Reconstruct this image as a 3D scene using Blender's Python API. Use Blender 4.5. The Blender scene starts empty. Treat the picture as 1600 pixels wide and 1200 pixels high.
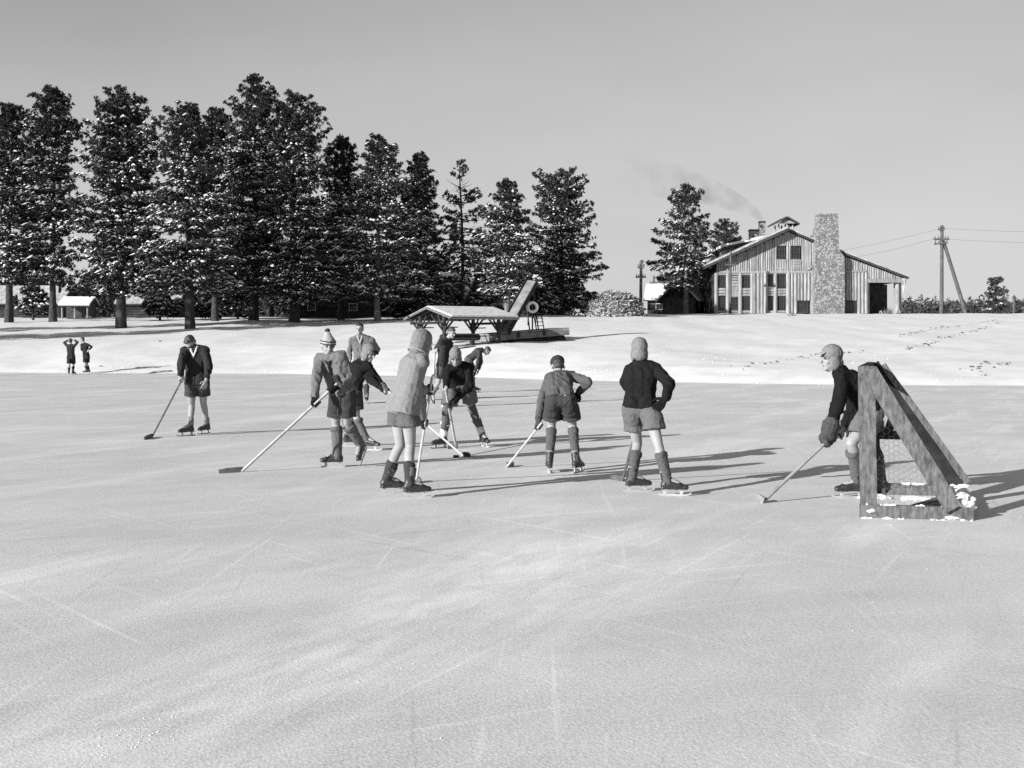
import bpy, bmesh, math, random
import numpy as np
from mathutils import Vector, Matrix, noise

F, YH, CAM = 1800.0, 530.0, 1.55          # focal length in photo pixels, horizon row, eye height (m)
scene = bpy.context.scene
col = scene.collection
R = math.radians

def U(px, py, d):
    """the place d metres out that is seen at photo pixel (px, py)"""
    return Vector(((px - 800) / F * d, d, CAM - (py - YH) / F * d))
def ice_d(py):
    return CAM * F / (py - YH)
def G(px, py):
    p = U(px, py, ice_d(py)); p.z = 0.0
    return p
def lerp(a, b, t): return a + (b - a) * t
def smooth(t):
    t = max(0.0, min(1.0, t)); return t * t * (3 - 2 * t)

# ------------------------------------------------------------------ materials
def mat(name, val, rough=0.85, var=0.2, scale=6.0, bump=0.0, bscale=60.0, island=0.0, stretch=None, spec=0.2, detail=4.0):
    m = bpy.data.materials.new(name); m.use_nodes = True
    nt = m.node_tree; N = nt.nodes; L = nt.links
    b = N['Principled BSDF']; b.inputs['Roughness'].default_value = rough
    b.inputs['Specular IOR Level'].default_value = spec
    tc = N.new('ShaderNodeTexCoord'); src = tc.outputs['Object']
    if stretch:
        mp = N.new('ShaderNodeMapping'); mp.inputs['Scale'].default_value = stretch
        L.new(src, mp.inputs['Vector']); src = mp.outputs['Vector']
    n = N.new('ShaderNodeTexNoise'); n.inputs['Scale'].default_value = scale; n.inputs['Detail'].default_value = detail
    L.new(src, n.inputs['Vector'])
    mr = N.new('ShaderNodeMapRange'); mr.inputs['From Min'].default_value = 0.3; mr.inputs['From Max'].default_value = 0.7
    mr.inputs['To Min'].default_value = val * (1 - var); mr.inputs['To Max'].default_value = val * (1 + var)
    L.new(n.outputs['Fac'], mr.inputs['Value'])
    out = mr.outputs['Result']
    if island:
        g = N.new('ShaderNodeNewGeometry')
        m2 = N.new('ShaderNodeMapRange'); m2.inputs['To Min'].default_value = 1 - island; m2.inputs['To Max'].default_value = 1 + island
        L.new(g.outputs['Random Per Island'], m2.inputs['Value'])
        mm = N.new('ShaderNodeMath'); mm.operation = 'MULTIPLY'
        L.new(out, mm.inputs[0]); L.new(m2.outputs['Result'], mm.inputs[1]); out = mm.outputs[0]
    L.new(out, b.inputs['Base Color'])
    if bump:
        n2 = N.new('ShaderNodeTexNoise'); n2.inputs['Scale'].default_value = bscale; n2.inputs['Detail'].default_value = 3
        L.new(src, n2.inputs['Vector'])
        bp = N.new('ShaderNodeBump'); bp.inputs['Strength'].default_value = bump; bp.inputs['Distance'].default_value = 0.02
        L.new(n2.outputs['Fac'], bp.inputs['Height']); L.new(bp.outputs['Normal'], b.inputs['Normal'])
    return m

M = {}
def cloth(v, var=0.1):
    k = ('c', round(v, 3))
    if k not in M: M[k] = mat('woollen_cloth', v, 0.95, var, 30.0, 0.5, 90.0, spec=0.05)
    return M[k]
M['skin'] = mat('skin', 0.27, 0.6, 0.12, 9.0, spec=0.3)
M['hair'] = mat('hair', 0.035, 0.45, 0.4, 40.0, 0.4, 120.0, spec=0.5)
M['eye'] = mat('dark_eye', 0.03, 0.3, 0.1)
M['lip'] = mat('lip', 0.2, 0.6, 0.1)
M['leather'] = mat('boot_leather', 0.022, 0.45, 0.4, 12.0, 0.3, 40.0, spec=0.5)
M['lace'] = mat('boot_lace', 0.22, 0.8, 0.2)
M['steel'] = mat('skate_steel', 0.35, 0.35, 0.2, spec=0.6)
M['ash'] = mat('pale_ash_wood', 0.4, 0.55, 0.2, 5.0, 0.0, stretch=(4, 4, 1))
M['ash_dark'] = mat('worn_dark_wood', 0.09, 0.6, 0.4, 9.0)
M['ash_mid'] = mat('worn_grey_wood', 0.22, 0.6, 0.35, 9.0)
M['rubber'] = mat('black_rubber', 0.015, 0.6, 0.2)
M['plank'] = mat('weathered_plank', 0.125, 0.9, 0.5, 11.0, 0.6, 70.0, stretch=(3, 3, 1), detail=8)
M['plank_dark'] = mat('dark_plank', 0.022, 0.85, 0.5, 7.0, 0.4, 60.0)  # very dark wood tone on every face
M['wire'] = mat('galvanised_wire', 0.05, 0.4, 0.2, spec=0.5)
M['snow'] = mat('snow', 0.68, 0.8, 0.07, 1.2, 0.35, 9.0, spec=0.2)
M['snow_clump'] = mat('snow_clump', 0.76, 0.8, 0.08, 5.0)
M['needle'] = mat('pine_needles', 0.043, 0.75, 0.45, 0.9, island=0.6, spec=0.15)
M['needle_pale'] = mat('thin_pine_needles', 0.06, 0.75, 0.45, 0.9, island=0.5, spec=0.15)
M['bark'] = mat('pine_bark', 0.045, 0.95, 0.5, 3.0, 0.6, 8.0, stretch=(3, 3, 1))
M['bark_pale'] = mat('pale_bark', 0.14, 0.95, 0.4, 3.0, 0.6, 8.0, stretch=(3, 3, 1))
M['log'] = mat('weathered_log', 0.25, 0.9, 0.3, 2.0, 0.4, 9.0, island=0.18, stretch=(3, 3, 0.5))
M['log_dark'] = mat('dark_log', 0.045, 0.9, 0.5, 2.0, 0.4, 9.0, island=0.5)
M['trim'] = mat('pale_trim', 0.42, 0.8, 0.2, 3.0)
M['eave'] = mat('dark_eave_board', 0.05, 0.85, 0.4, 3.0)
M['pane'] = mat('window_glass', 0.025, 0.12, 0.3, 2.0, spec=0.5)
M['pole'] = mat('pole_wood', 0.09, 0.9, 0.3, 3.0)
M['brush'] = mat('dry_brush_and_print_shade', 0.12, 0.95, 0.5, 3.0, island=0.6)  # weed stalks; on the footprints this tone paints their shade
M['slash'] = mat('snow_dusted_wood', 0.24, 0.95, 0.4, 3.0, island=0.7)
M['iron'] = mat('iron', 0.04, 0.5, 0.3)
M['white_paint'] = mat('white_paint', 0.75, 0.5, 0.1)
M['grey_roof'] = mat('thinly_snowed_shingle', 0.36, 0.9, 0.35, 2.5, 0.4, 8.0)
M['shelter_snow'] = mat('thin_roof_snow', 0.55, 0.9, 0.22, 2.0, 0.4, 6.0, stretch=(2, 2, 2))
M['deck'] = mat('raft_deck', 0.19, 0.9, 0.3, 3.0, 0.3, 12.0)

def stone_mat():
    m = bpy.data.materials.new('fieldstone'); m.use_nodes = True
    nt = m.node_tree; N = nt.nodes; L = nt.links; b = N['Principled BSDF']
    b.inputs['Roughness'].default_value = 0.9
    tc = N.new('ShaderNodeTexCoord')
    v = N.new('ShaderNodeTexVoronoi'); v.feature = 'F1'; v.inputs['Scale'].default_value = 4.8
    v2 = N.new('ShaderNodeTexVoronoi'); v2.feature = 'DISTANCE_TO_EDGE'; v2.inputs['Scale'].default_value = 4.8
    L.new(tc.outputs['Object'], v.inputs['Vector']); L.new(tc.outputs['Object'], v2.inputs['Vector'])
    bw = N.new('ShaderNodeRGBToBW'); L.new(v.outputs['Color'], bw.inputs['Color'])
    a = N.new('ShaderNodeMapRange'); a.inputs['From Min'].default_value = 0.15; a.inputs['From Max'].default_value = 0.85
    a.inputs['To Min'].default_value = 0.15; a.inputs['To Max'].default_value = 0.32; L.new(bw.outputs['Val'], a.inputs['Value'])
    e = N.new('ShaderNodeMapRange'); e.inputs['From Min'].default_value = 0.02; e.inputs['From Max'].default_value = 0.1
    e.inputs['To Min'].default_value = 0.5; e.inputs['To Max'].default_value = 1.0; L.new(v2.outputs['Distance'], e.inputs['Value'])
    mm = N.new('ShaderNodeMath'); mm.operation = 'MULTIPLY'; L.new(a.outputs[0], mm.inputs[0]); L.new(e.outputs[0], mm.inputs[1])
    L.new(mm.outputs[0], b.inputs['Base Color'])
    bp = N.new('ShaderNodeBump'); bp.inputs['Distance'].default_value = 0.08; bp.inputs['Strength'].default_value = 0.8
    L.new(e.outputs[0], bp.inputs['Height']); L.new(bp.outputs['Normal'], b.inputs['Normal'])
    return m
M['stone'] = stone_mat()

# ------------------------------------------------------------------ objects
def tag(o, label=None, cat=None, group=None, kind=None):
    if label: o['label'] = label
    if cat: o['category'] = cat
    if group: o['group'] = group
    if kind: o['kind'] = kind
    return o
def org(o):
    p = Vector((0, 0, 0))
    while o is not None:
        p += o.location; o = o.parent
    return p
def thing(name, loc, label, cat, group=None):
    o = bpy.data.objects.new(name, None); o.empty_display_size = 0.2
    col.objects.link(o); o.location = loc
    return tag(o, label, cat, group)
def link(name, me, m, parent=None, smooth_shade=False):
    o = bpy.data.objects.new(name, me); col.objects.link(o)
    if m is not None and not me.materials: me.materials.append(m)
    if parent is not None: o.parent = parent
    if smooth_shade and len(me.polygons): me.polygons.foreach_set('use_smooth', [True] * len(me.polygons))
    return o
def from_bm(name, bm, m, parent=None, sm=False):
    """bm is in world space; the mesh is stored relative to its parent"""
    me = bpy.data.meshes.new(name); bmesh.ops.recalc_face_normals(bm, faces=bm.faces)
    bm.to_mesh(me); bm.free()
    if parent is not None: me.transform(Matrix.Translation(-org(parent)))
    return link(name, me, m, parent, sm)
def from_np(name, v, f, m, parent=None, sm=False):
    me = bpy.data.meshes.new(name)
    v = np.asarray(v, dtype=np.float32)
    if parent is not None: v = v - np.array(org(parent), dtype=np.float32)
    f = np.asarray(f, dtype=np.int32); k = f.shape[1]
    me.vertices.add(len(v)); me.vertices.foreach_set('co', v.ravel())
    me.loops.add(f.size); me.loops.foreach_set('vertex_index', f.ravel())
    me.polygons.add(len(f)); me.polygons.foreach_set('loop_start', np.arange(0, f.size, k, dtype=np.int32))
    me.update(calc_edges=True)
    return link(name, me, m, parent, sm)

def frame(d):
    d = d.normalized(); a = Vector((0, 0, 1)) if abs(d.z) < 0.9 else Vector((1, 0, 0))
    x = d.cross(a).normalized(); return x, d.cross(x).normalized(), d
def taper(bm, a, b, ra, rb, seg=12, cap='round'):
    """closed tapered tube a->b; round ends are domed, 'flat' leaves the b end cut square"""
    a = Vector(a); b = Vector(b)
    if (b - a).length < 1e-5: b = a + Vector((0, 0, 1e-3))
    x, y, d = frame(b - a); rings = []
    st = [(a, -ra * s, ra * c) for s, c in ((0.9, 0.436), (0.6, 0.8))] + [(a, 0, ra), (b, 0, rb)]
    if cap == 'round': st += [(b, rb * s, rb * c) for s, c in ((0.6, 0.8), (0.9, 0.436))]
    if cap == 'both': st = [(a, 0, ra), (b, 0, rb)]
    for p, o, r in st:
        rings.append([bm.verts.new(p + d * o + (x * math.cos(t) + y * math.sin(t)) * r) for t in (2 * math.pi * k / seg for k in range(seg))])
    for q in range(len(rings) - 1):
        for k in range(seg):
            bm.faces.new((rings[q][k], rings[q][(k + 1) % seg], rings[q + 1][(k + 1) % seg], rings[q + 1][k]))
    bm.faces.new(rings[0][::-1]); bm.faces.new(rings[-1])
def ell(bm, mtx, r, seg=14, ring=9):
    """ellipsoid with radii r in the frame mtx"""
    bmesh.ops.create_uvsphere(bm, u_segments=seg, v_segments=ring, radius=1.0, matrix=mtx @ Matrix.Diagonal((r[0], r[1], r[2], 1)))
def box(bm, c, ex, ey, ez):
    """box: centre c and three half-extent vectors"""
    c = Vector(c); v = [bm.verts.new(c + ex * i + ey * j + ez * k) for i in (-1, 1) for j in (-1, 1) for k in (-1, 1)]
    for f in ((0, 1, 3, 2), (4, 6, 7, 5), (0, 4, 5, 1), (2, 3, 7, 6), (0, 2, 6, 4), (1, 5, 7, 3)): bm.faces.new([v[i] for i in f])
def abox(bm, x0, x1, y0, y1, z0, z1):
    box(bm, ((x0 + x1) / 2, (y0 + y1) / 2, (z0 + z1) / 2), Vector(((x1 - x0) / 2, 0, 0)), Vector((0, (y1 - y0) / 2, 0)), Vector((0, 0, (z1 - z0) / 2)))
def board(bm, a, b, w, t, wdir):
    """plank from a to b, width w along wdir, thickness t"""
    a = Vector(a); b = Vector(b); d = (b - a); wd = Vector(wdir); wd = (wd - d.normalized() * wd.dot(d.normalized())).normalized()
    box(bm, (a + b) / 2, d / 2, wd * w / 2, d.normalized().cross(wd) * t / 2)
def prism(bm, pts, y0, y1):
    """outline in x, z pushed from y0 to y1"""
    f = [bm.verts.new((x, y0, z)) for x, z in pts]; g = [bm.verts.new((x, y1, z)) for x, z in pts]; n = len(pts)
    bm.faces.new(f); bm.faces.new(g[::-1])
    for i in range(n): bm.faces.new((f[i], g[i], g[(i + 1) % n], f[(i + 1) % n]))
def mb(fn, *a, **k):
    bm = bmesh.new(); fn(bm, *a, **k); return bm

dg_cache = {}
def blob(name, bm, voxel, m, parent, fold=0.0, fscale=9.0, it=4, seed=0.0, fold_dir=None):
    """fuse overlapping shapes into one continuous skin, then fold it like cloth"""
    me = bpy.data.meshes.new('tmp'); bm.to_mesh(me); bm.free()
    me.transform(Matrix.Translation(-org(parent)))
    o = bpy.data.objects.new('tmp', me); col.objects.link(o)
    r = o.modifiers.new('r', 'REMESH'); r.mode = 'VOXEL'; r.voxel_size = voxel
    if it: s = o.modifiers.new('s', 'SMOOTH'); s.iterations = it; s.factor = 0.5
    dg = bpy.context.evaluated_depsgraph_get()
    me2 = bpy.data.meshes.new_from_object(o.evaluated_get(dg)); me2.name = name
    bpy.data.objects.remove(o); bpy.data.meshes.remove(me)
    if fold:
        n = len(me2.vertices); co = np.empty(n * 3, np.float32); me2.vertices.foreach_get('co', co); co = co.reshape(-1, 3)
        no = np.empty(n * 3, np.float32); me2.vertex_normals.foreach_get('vector', no); no = no.reshape(-1, 3)
        sd = Vector((seed, seed * 1.7, -seed))
        h = np.array([1 - 2 * abs(noise.noise(Vector((c[0] * fscale, c[1] * fscale, c[2] * fscale * 0.75 + c[0] * 4)) + sd)) - 0.5 +
                      0.5 * noise.noise(Vector((c[0], c[1], c[2])) * fscale * 2.3 + sd) for c in co], np.float32)
        co = co + no * (h * fold)[:, None]
        me2.vertices.foreach_set('co', co.ravel()); me2.update()
    return link(name, me2, m, parent, True)
# ------------------------------------------------------------------ camera, sun, sky
cam = bpy.data.cameras.new('camera'); co_ = bpy.data.objects.new('camera', cam); col.objects.link(co_)
cam.sensor_width = 36; cam.lens = F / 1600 * 36; cam.shift_y = -(600 - YH) / 1600
cam.clip_start = 0.1; cam.clip_end = 6000
co_.location = (0, 0, CAM); co_.rotation_euler = (R(90), 0, 0); scene.camera = co_
SUN_EL = 18.0
sd = Vector((0.79, 0.61, 0)).normalized() * math.cos(R(SUN_EL)) + Vector((0, 0, -math.sin(R(SUN_EL))))
sl = bpy.data.lights.new('sun', 'SUN'); sl.energy = 5.0; sl.angle = R(0.5); sl.color = (1, 0.985, 0.96)
so = bpy.data.objects.new('sun', sl); col.objects.link(so); so.rotation_euler = sd.to_track_quat('-Z', 'Y').to_euler(); so.location = (-40, -30, 40)
sl.color = (1, 1, 1)
w = bpy.data.worlds.new('World'); scene.world = w; w.use_nodes = True
nt = w.node_tree; N = nt.nodes; L = nt.links
sky = N.new('ShaderNodeTexSky'); sky.sky_type = 'NISHITA'; sky.sun_disc = False
sky.sun_elevation = R(SUN_EL); sky.sun_rotation = R(232.3); sky.altitude = 2000; sky.dust_density = 1.2; sky.ozone_density = 1.0
sep = N.new('ShaderNodeSeparateColor'); L.new(sky.outputs['Color'], sep.inputs['Color'])
# black-and-white film behind a filter: one grey value from the sky's three channels
def wsum(ins):
    out = None
    for s, k in ins:
        m_ = N.new('ShaderNodeMath'); m_.operation = 'MULTIPLY'; L.new(s, m_.inputs[0]); m_.inputs[1].default_value = k
        if out is None: out = m_.outputs[0]
        else:
            a_ = N.new('ShaderNodeMath'); a_.operation = 'ADD'; L.new(out, a_.inputs[0]); L.new(m_.outputs[0], a_.inputs[1]); out = a_.outputs[0]
    return out
grey0 = wsum([(sep.outputs['Red'], 0.85), (sep.outputs['Green'], 0.15)])
def mth(op_, a_, b_):
    q = N.new('ShaderNodeMath'); q.operation = op_
    for i, s_ in enumerate((a_, b_)):
        if isinstance(s_, (int, float)): q.inputs[i].default_value = s_
        else: L.new(s_, q.inputs[i])
    return q.outputs[0]
sq = mth('MULTIPLY', grey0, grey0); grey = mth('MULTIPLY', mth('DIVIDE', sq, mth('ADD', sq, 1.7)), 4.1)   # the film's shoulder
# faint high thin cloud
tcw = N.new('ShaderNodeTexCoord'); mpw = N.new('ShaderNodeMapping'); mpw.inputs['Scale'].default_value = (1.0, 1.0, 3.0)
L.new(tcw.outputs['Generated'], mpw.inputs['Vector'])
nw = N.new('ShaderNodeTexNoise'); nw.inputs['Scale'].default_value = 2.2; nw.inputs['Detail'].default_value = 5; L.new(mpw.outputs[0], nw.inputs['Vector'])
mw = N.new('ShaderNodeMapRange'); mw.inputs['From Min'].default_value = 0.3; mw.inputs['From Max'].default_value = 0.7; mw.inputs['To Min'].default_value = 0.93; mw.inputs['To Max'].default_value = 1.07
L.new(nw.outputs['Fac'], mw.inputs['Value'])
mul = N.new('ShaderNodeMath'); mul.operation = 'MULTIPLY'; L.new(grey, mul.inputs[0]); L.new(mw.outputs[0], mul.inputs[1])
bg = N['Background']; bg.inputs['Strength'].default_value = 0.10; L.new(mul.outputs[0], bg.inputs['Color'])
scene.view_settings.view_transform = 'Standard'; scene.view_settings.look = 'None'
scene.view_settings.gamma = 1.0; scene.view_settings.exposure = 0.74
scene.view_settings.use_curve_mapping = False
scene.cycles.max_bounces = 6; scene.cycles.diffuse_bounces = 3; scene.cycles.volume_bounces = 1
scene.cycles.use_denoising = False

# ------------------------------------------------------------------ terrain
EDGE = [(-400, 56), (-60, 55), (-23.8, 53.4), (-10, 51), (-2.7, 48), (2.4, 43), (8.9, 39.9), (17, 38.2), (40, 37), (400, 37)]
LEFT = [(-8, -0.5), (0, -0.02), (1.0, 0.16), (3, 0.42), (9, 1.15), (27, 2.25), (39, 3.0), (60, 3.7), (77, 4.0), (400, 4.2)]
RIGHT = [(-8, -0.5), (0, -0.02), (1.2, 0.2), (3, 0.4), (6, 0.62), (12, 0.95), (21, 1.55), (51, 3.05), (71, 3.93), (81, 4.16), (100, 4.2), (400, 4.2)]
def interp(P, x):
    if x <= P[0][0]: return P[0][1]
    for (a, va), (b, vb) in zip(P, P[1:]):
        if x <= b: return va + (vb - va) * (x - a) / (b - a)
    return P[-1][1]
def edge(x): return interp(EDGE, x) + 0.8 * noise.noise(Vector((x * 0.13, 3.1, 0))) + 0.35 * noise.noise(Vector((x * 0.9, 7.7, 0)))
def ground_z(x, y, rough=True):
    t = y - edge(x)
    f = smooth((x / max(y, 30) + 0.02) / 0.22)
    z = lerp(interp(LEFT, t), interp(RIGHT, t), f)
    if rough and t > -1:
        k = smooth(t / 3)
        z += k * (0.13 * noise.noise(Vector((x * 0.22, y * 0.22, 5))) + 0.09 * noise.noise(Vector((x * 0.8, y * 0.8, 9))) + 0.02 * noise.noise(Vector((x * 2.3, y * 2.3, 2)))) 
    return z
TS = [-8, -4, -2, -1, -0.6, -0.3, 0, 0.3, 0.6, 1, 1.4, 1.8, 2.3, 3, 3.6, 4.3, 5, 6, 7, 8, 9, 10, 11, 12, 13.5, 15, 16.5, 18, 20, 22, 24, 26, 28, 30, 32.5, 35, 37.5, 40, 43, 46, 50, 54, 58, 63, 68, 74, 80, 90, 110, 150, 220, 400, 800, 1600, 3000]
XS = sorted(set([-3000, -1500, -800, -400, -250, -180, -140, -110, -90, -75] + [round(-62 + 0.7 * i, 2) for i in range(178)] + [66, 72, 80, 90, 110, 140, 180, 250, 400, 800, 1500, 3000]))
V = []; Q = []
for x in XS:
    e = edge(x)
    for t in TS:
        V.append((x, e + t, ground_z(x, e + t)))
nT = len(TS)
for i in range(len(XS) - 1):
    for j in range(nT - 1):
        Q.append((i * nT + j, (i + 1) * nT + j, (i + 1) * nT + j + 1, i * nT + j + 1))
snowfield = from_np('snowfield', V, Q, M['snow'], None, True); tag(snowfield, 'snow covered bank and flat ground rising behind the ice', 'snow', kind='structure')

def ice_material():
    m = bpy.data.materials.new('skated_ice'); m.use_nodes = True
    nt = m.node_tree; N = nt.nodes; L = nt.links; b = N['Principled BSDF']
    b.inputs['Roughness'].default_value = 0.6; b.inputs['Specular IOR Level'].default_value = 0.25
    tc = N.new('ShaderNodeTexCoord')
    def nz(scale, rot, st, det=4, rough=0.55, dist=0.0):
        mp = N.new('ShaderNodeMapping'); mp.vector_type = 'TEXTURE'; mp.inputs['Rotation'].default_value = (0, 0, R(rot)); mp.inputs['Scale'].default_value = tuple(1 / q for q in st)
        L.new(tc.outputs['Object'], mp.inputs['Vector'])
        n = N.new('ShaderNodeTexNoise'); n.inputs['Scale'].default_value = scale; n.inputs['Detail'].default_value = det; n.inputs['Roughness'].default_value = rough; n.inputs['Distortion'].default_value = dist
        L.new(mp.outputs[0], n.inputs['Vector']); return n.outputs['Fac']
    def rng(s, f0, f1, t0, t1):
        r = N.new('ShaderNodeMapRange'); r.inputs['From Min'].default_value = f0; r.inputs['From Max'].default_value = f1
        r.inputs['To Min'].default_value = t0; r.inputs['To Max'].default_value = t1; L.new(s, r.inputs['Value']); return r.outputs[0]
    def op(o, a, c):
        q = N.new('ShaderNodeMath'); q.operation = o
        for i, s in enumerate((a, c)):
            if isinstance(s, (int, float)): q.inputs[i].default_value = s
            else: L.new(s, q.inputs[i])
        return q.outputs[0]
    base = op('ADD', rng(nz(0.35, 0, (1, 1, 1), 6), 0.3, 0.7, 0.53, 0.61), rng(nz(1.3, 30, (.6, 1.3, 1), 7, .7), 0.3, 0.7, -.045, .045))                    # cloudy patches
    band = rng(nz(1.0, 4, (0.12, 0.9, 1), 5), 0.35, 0.7, -0.025, 0.03)              # long wind-swept bands
    dust = rng(nz(0.55, 62, (0.35, 1.6, 1), 7, 0.65), 0.5, 0.74, 0.0, 0.17)       # drifted snow dust, diagonal
    grain = rng(nz(42, 0, (1, 1, 1), 2), 0.3, 0.7, -0.075, 0.075)                    # granular surface
    # one long swath of shaved snow dust lying across the near ice
    sx = N.new('ShaderNodeSeparateXYZ'); L.new(tc.outputs['Object'], sx.inputs[0])
    dist = op('ADD', op('ADD', op('MULTIPLY', sx.outputs[0], .908), op('MULTIPLY', sx.outputs[1], -.42)), op('ADD', rng(nz(.8, 0, (1, 1, 1), 3), 0, 1, -.35, .35), 3.25))
    gs = op('POWER', 2.718, op('MULTIPLY', op('MULTIPLY', dist, dist), -2.2))
    fade = op('MULTIPLY', rng(sx.outputs[1], 8.2, 9.8, 1, 0), rng(nz(2.2, 65, (.6, 2.2, 1), 6, .65), 0.38, .66, 0, .17))
    dust = op('ADD', dust, op('MULTIPLY', gs, fade))
    near = rng(sx.outputs[1], 6, 22, .0, 0)                                       # the ice before the goal is more scraped than farther out
    s = op('ADD', op('ADD', op('ADD', base, near), band), op('ADD', dust, grain))
    for rot, st in ((62, (0.3, 10, 1)), (-48, (0.35, 12, 1)), (24, (0.35, 10, 1)), (88, (.3, 12, 1))): # skate cuts
        s = op('ADD', s, rng(nz(1.0, rot, st, 3, .55, .5), 0.63, 0.73, 0.0, 0.085))
        s = op('SUBTRACT', s, rng(nz(1.1, rot + 7, st, 3, .55, .5), 0.65, 0.75, 0.0, 0.075))
    L.new(s, b.inputs['Base Color'])
    bp = N.new('ShaderNodeBump'); bp.inputs['Strength'].default_value = 0.28; bp.inputs['Distance'].default_value = 0.01
    L.new(nz(70, 0, (1, 1, 1), 3), bp.inputs['Height'])
    bp2 = N.new('ShaderNodeBump'); bp2.inputs['Strength'].default_value = 0.08; bp2.inputs['Distance'].default_value = 0.03
    L.new(nz(3, -20, (1.5, 0.6, 1), 5), bp2.inputs['Height']); L.new(bp.outputs[0], bp2.inputs['Normal'])
    L.new(bp2.outputs[0], b.inputs['Normal'])
    return m
ice = from_np('frozen_lake', [(-3000, -3000, 0), (3000, -3000, 0), (3000, 60, 0), (-3000, 60, 0)], [(0, 1, 2, 3)], ice_material())
tag(ice, 'grey skated ice sheet of the frozen lake', 'ice', kind='structure')

# crumbs of snow and shaved ice lying about, and trodden clods along the bank
rnd = random.Random(5)
def clods(name, pts, label, cat, m='snow_clump'):
    vs = []; fs = []
    for (x, y, z, r, fl) in pts:
        b0 = len(vs); a = rnd.random() * 6.3
        for k in range(6):
            q = r * rnd.uniform(0.7, 1.2); vs.append((x + math.cos(a + k * 1.047) * q, y + math.sin(a + k * 1.047) * q, z - 0.01))
        for k in range(3):
            q = r * rnd.uniform(0.3, 0.6); vs.append((x + math.cos(a + k * 2.09) * q, y + math.sin(a + k * 2.09) * q, z + r * fl * rnd.uniform(0.7, 1.2)))
        for k in range(3):
            fs += [(b0 + 2 * k, b0 + 2 * k + 1, b0 + 6 + k), (b0 + 2 * k + 1, b0 + (2 * k + 2) % 6, b0 + 6 + (k + 1) % 3), (b0 + 2 * k + 1, b0 + 6 + (k + 1) % 3, b0 + 6 + k)]
        fs.append((b0 + 6, b0 + 7, b0 + 8))
    return tag(from_np(name, vs, fs, M[m]), label, cat, kind='stuff')
P_ = []
for i in range(90):
    y = 3.6 + 34 * rnd.random() ** 2; x = rnd.uniform(-0.5, 0.5) * y * 1.05; P_.append((x, y, 0, rnd.choice((0.003, 0.004, 0.006)), 0.7))
for i in range(110):                                                     # a scraped-up line in the near ice
    t = rnd.random(); p = lerp(G(165, 1165), G(780, 950), t); s = rnd.gauss(0, 0.10 + 0.25 * t)
    P_.append((p.x + s, p.y - s * 0.4, 0, rnd.choice((0.003, 0.004, 0.006)), 0.5))
for i in range(34):
    t = rnd.random() ** 1.3; p = lerp(G(150, 1185), G(235, 1130), t); P_.append((p.x + rnd.gauss(0, .06), p.y + rnd.gauss(0, .06), 0, rnd.uniform(0.004, 0.009), 0.4))
clods('snow_crumbs', P_, 'small crumbs of snow and shaved ice scattered over the skated ice', 'snow crumbs')
P_ = []; PD = []
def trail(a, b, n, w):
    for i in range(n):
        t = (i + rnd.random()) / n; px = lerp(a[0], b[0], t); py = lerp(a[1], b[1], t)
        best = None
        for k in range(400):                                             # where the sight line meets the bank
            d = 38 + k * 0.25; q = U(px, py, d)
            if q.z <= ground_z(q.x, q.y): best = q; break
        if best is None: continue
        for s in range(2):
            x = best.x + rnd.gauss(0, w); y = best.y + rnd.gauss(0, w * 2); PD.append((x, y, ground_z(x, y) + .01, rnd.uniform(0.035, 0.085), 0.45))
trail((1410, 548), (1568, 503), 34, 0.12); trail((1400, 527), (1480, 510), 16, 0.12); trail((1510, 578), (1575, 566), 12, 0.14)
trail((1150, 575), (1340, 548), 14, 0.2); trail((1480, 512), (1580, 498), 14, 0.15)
for i in range(90):
    x = rnd.uniform(-26, 16); y = edge(x) + abs(rnd.gauss(0, 1.2)); P_.append((x, y, max(0, ground_z(x, y)), rnd.uniform(0.02, 0.055), 0.7))
for i in range(60):
    x = rnd.uniform(-4, 16); y = edge(x) + rnd.uniform(1, 12); P_.append((x, y, ground_z(x, y), rnd.uniform(0.02, 0.05), 0.7))
clods('footprint_shade_clumps', PD, 'trodden prints with shade put in as dark colour crossing the snow bank beyond the goal', 'footprint_shade_clumps', 'brush')  # raised dark clumps whose colour stands in for shade inside the dents
clods('trodden_snow', P_, 'broken snow clods along the foot of the snow bank', 'snow clods')
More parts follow.
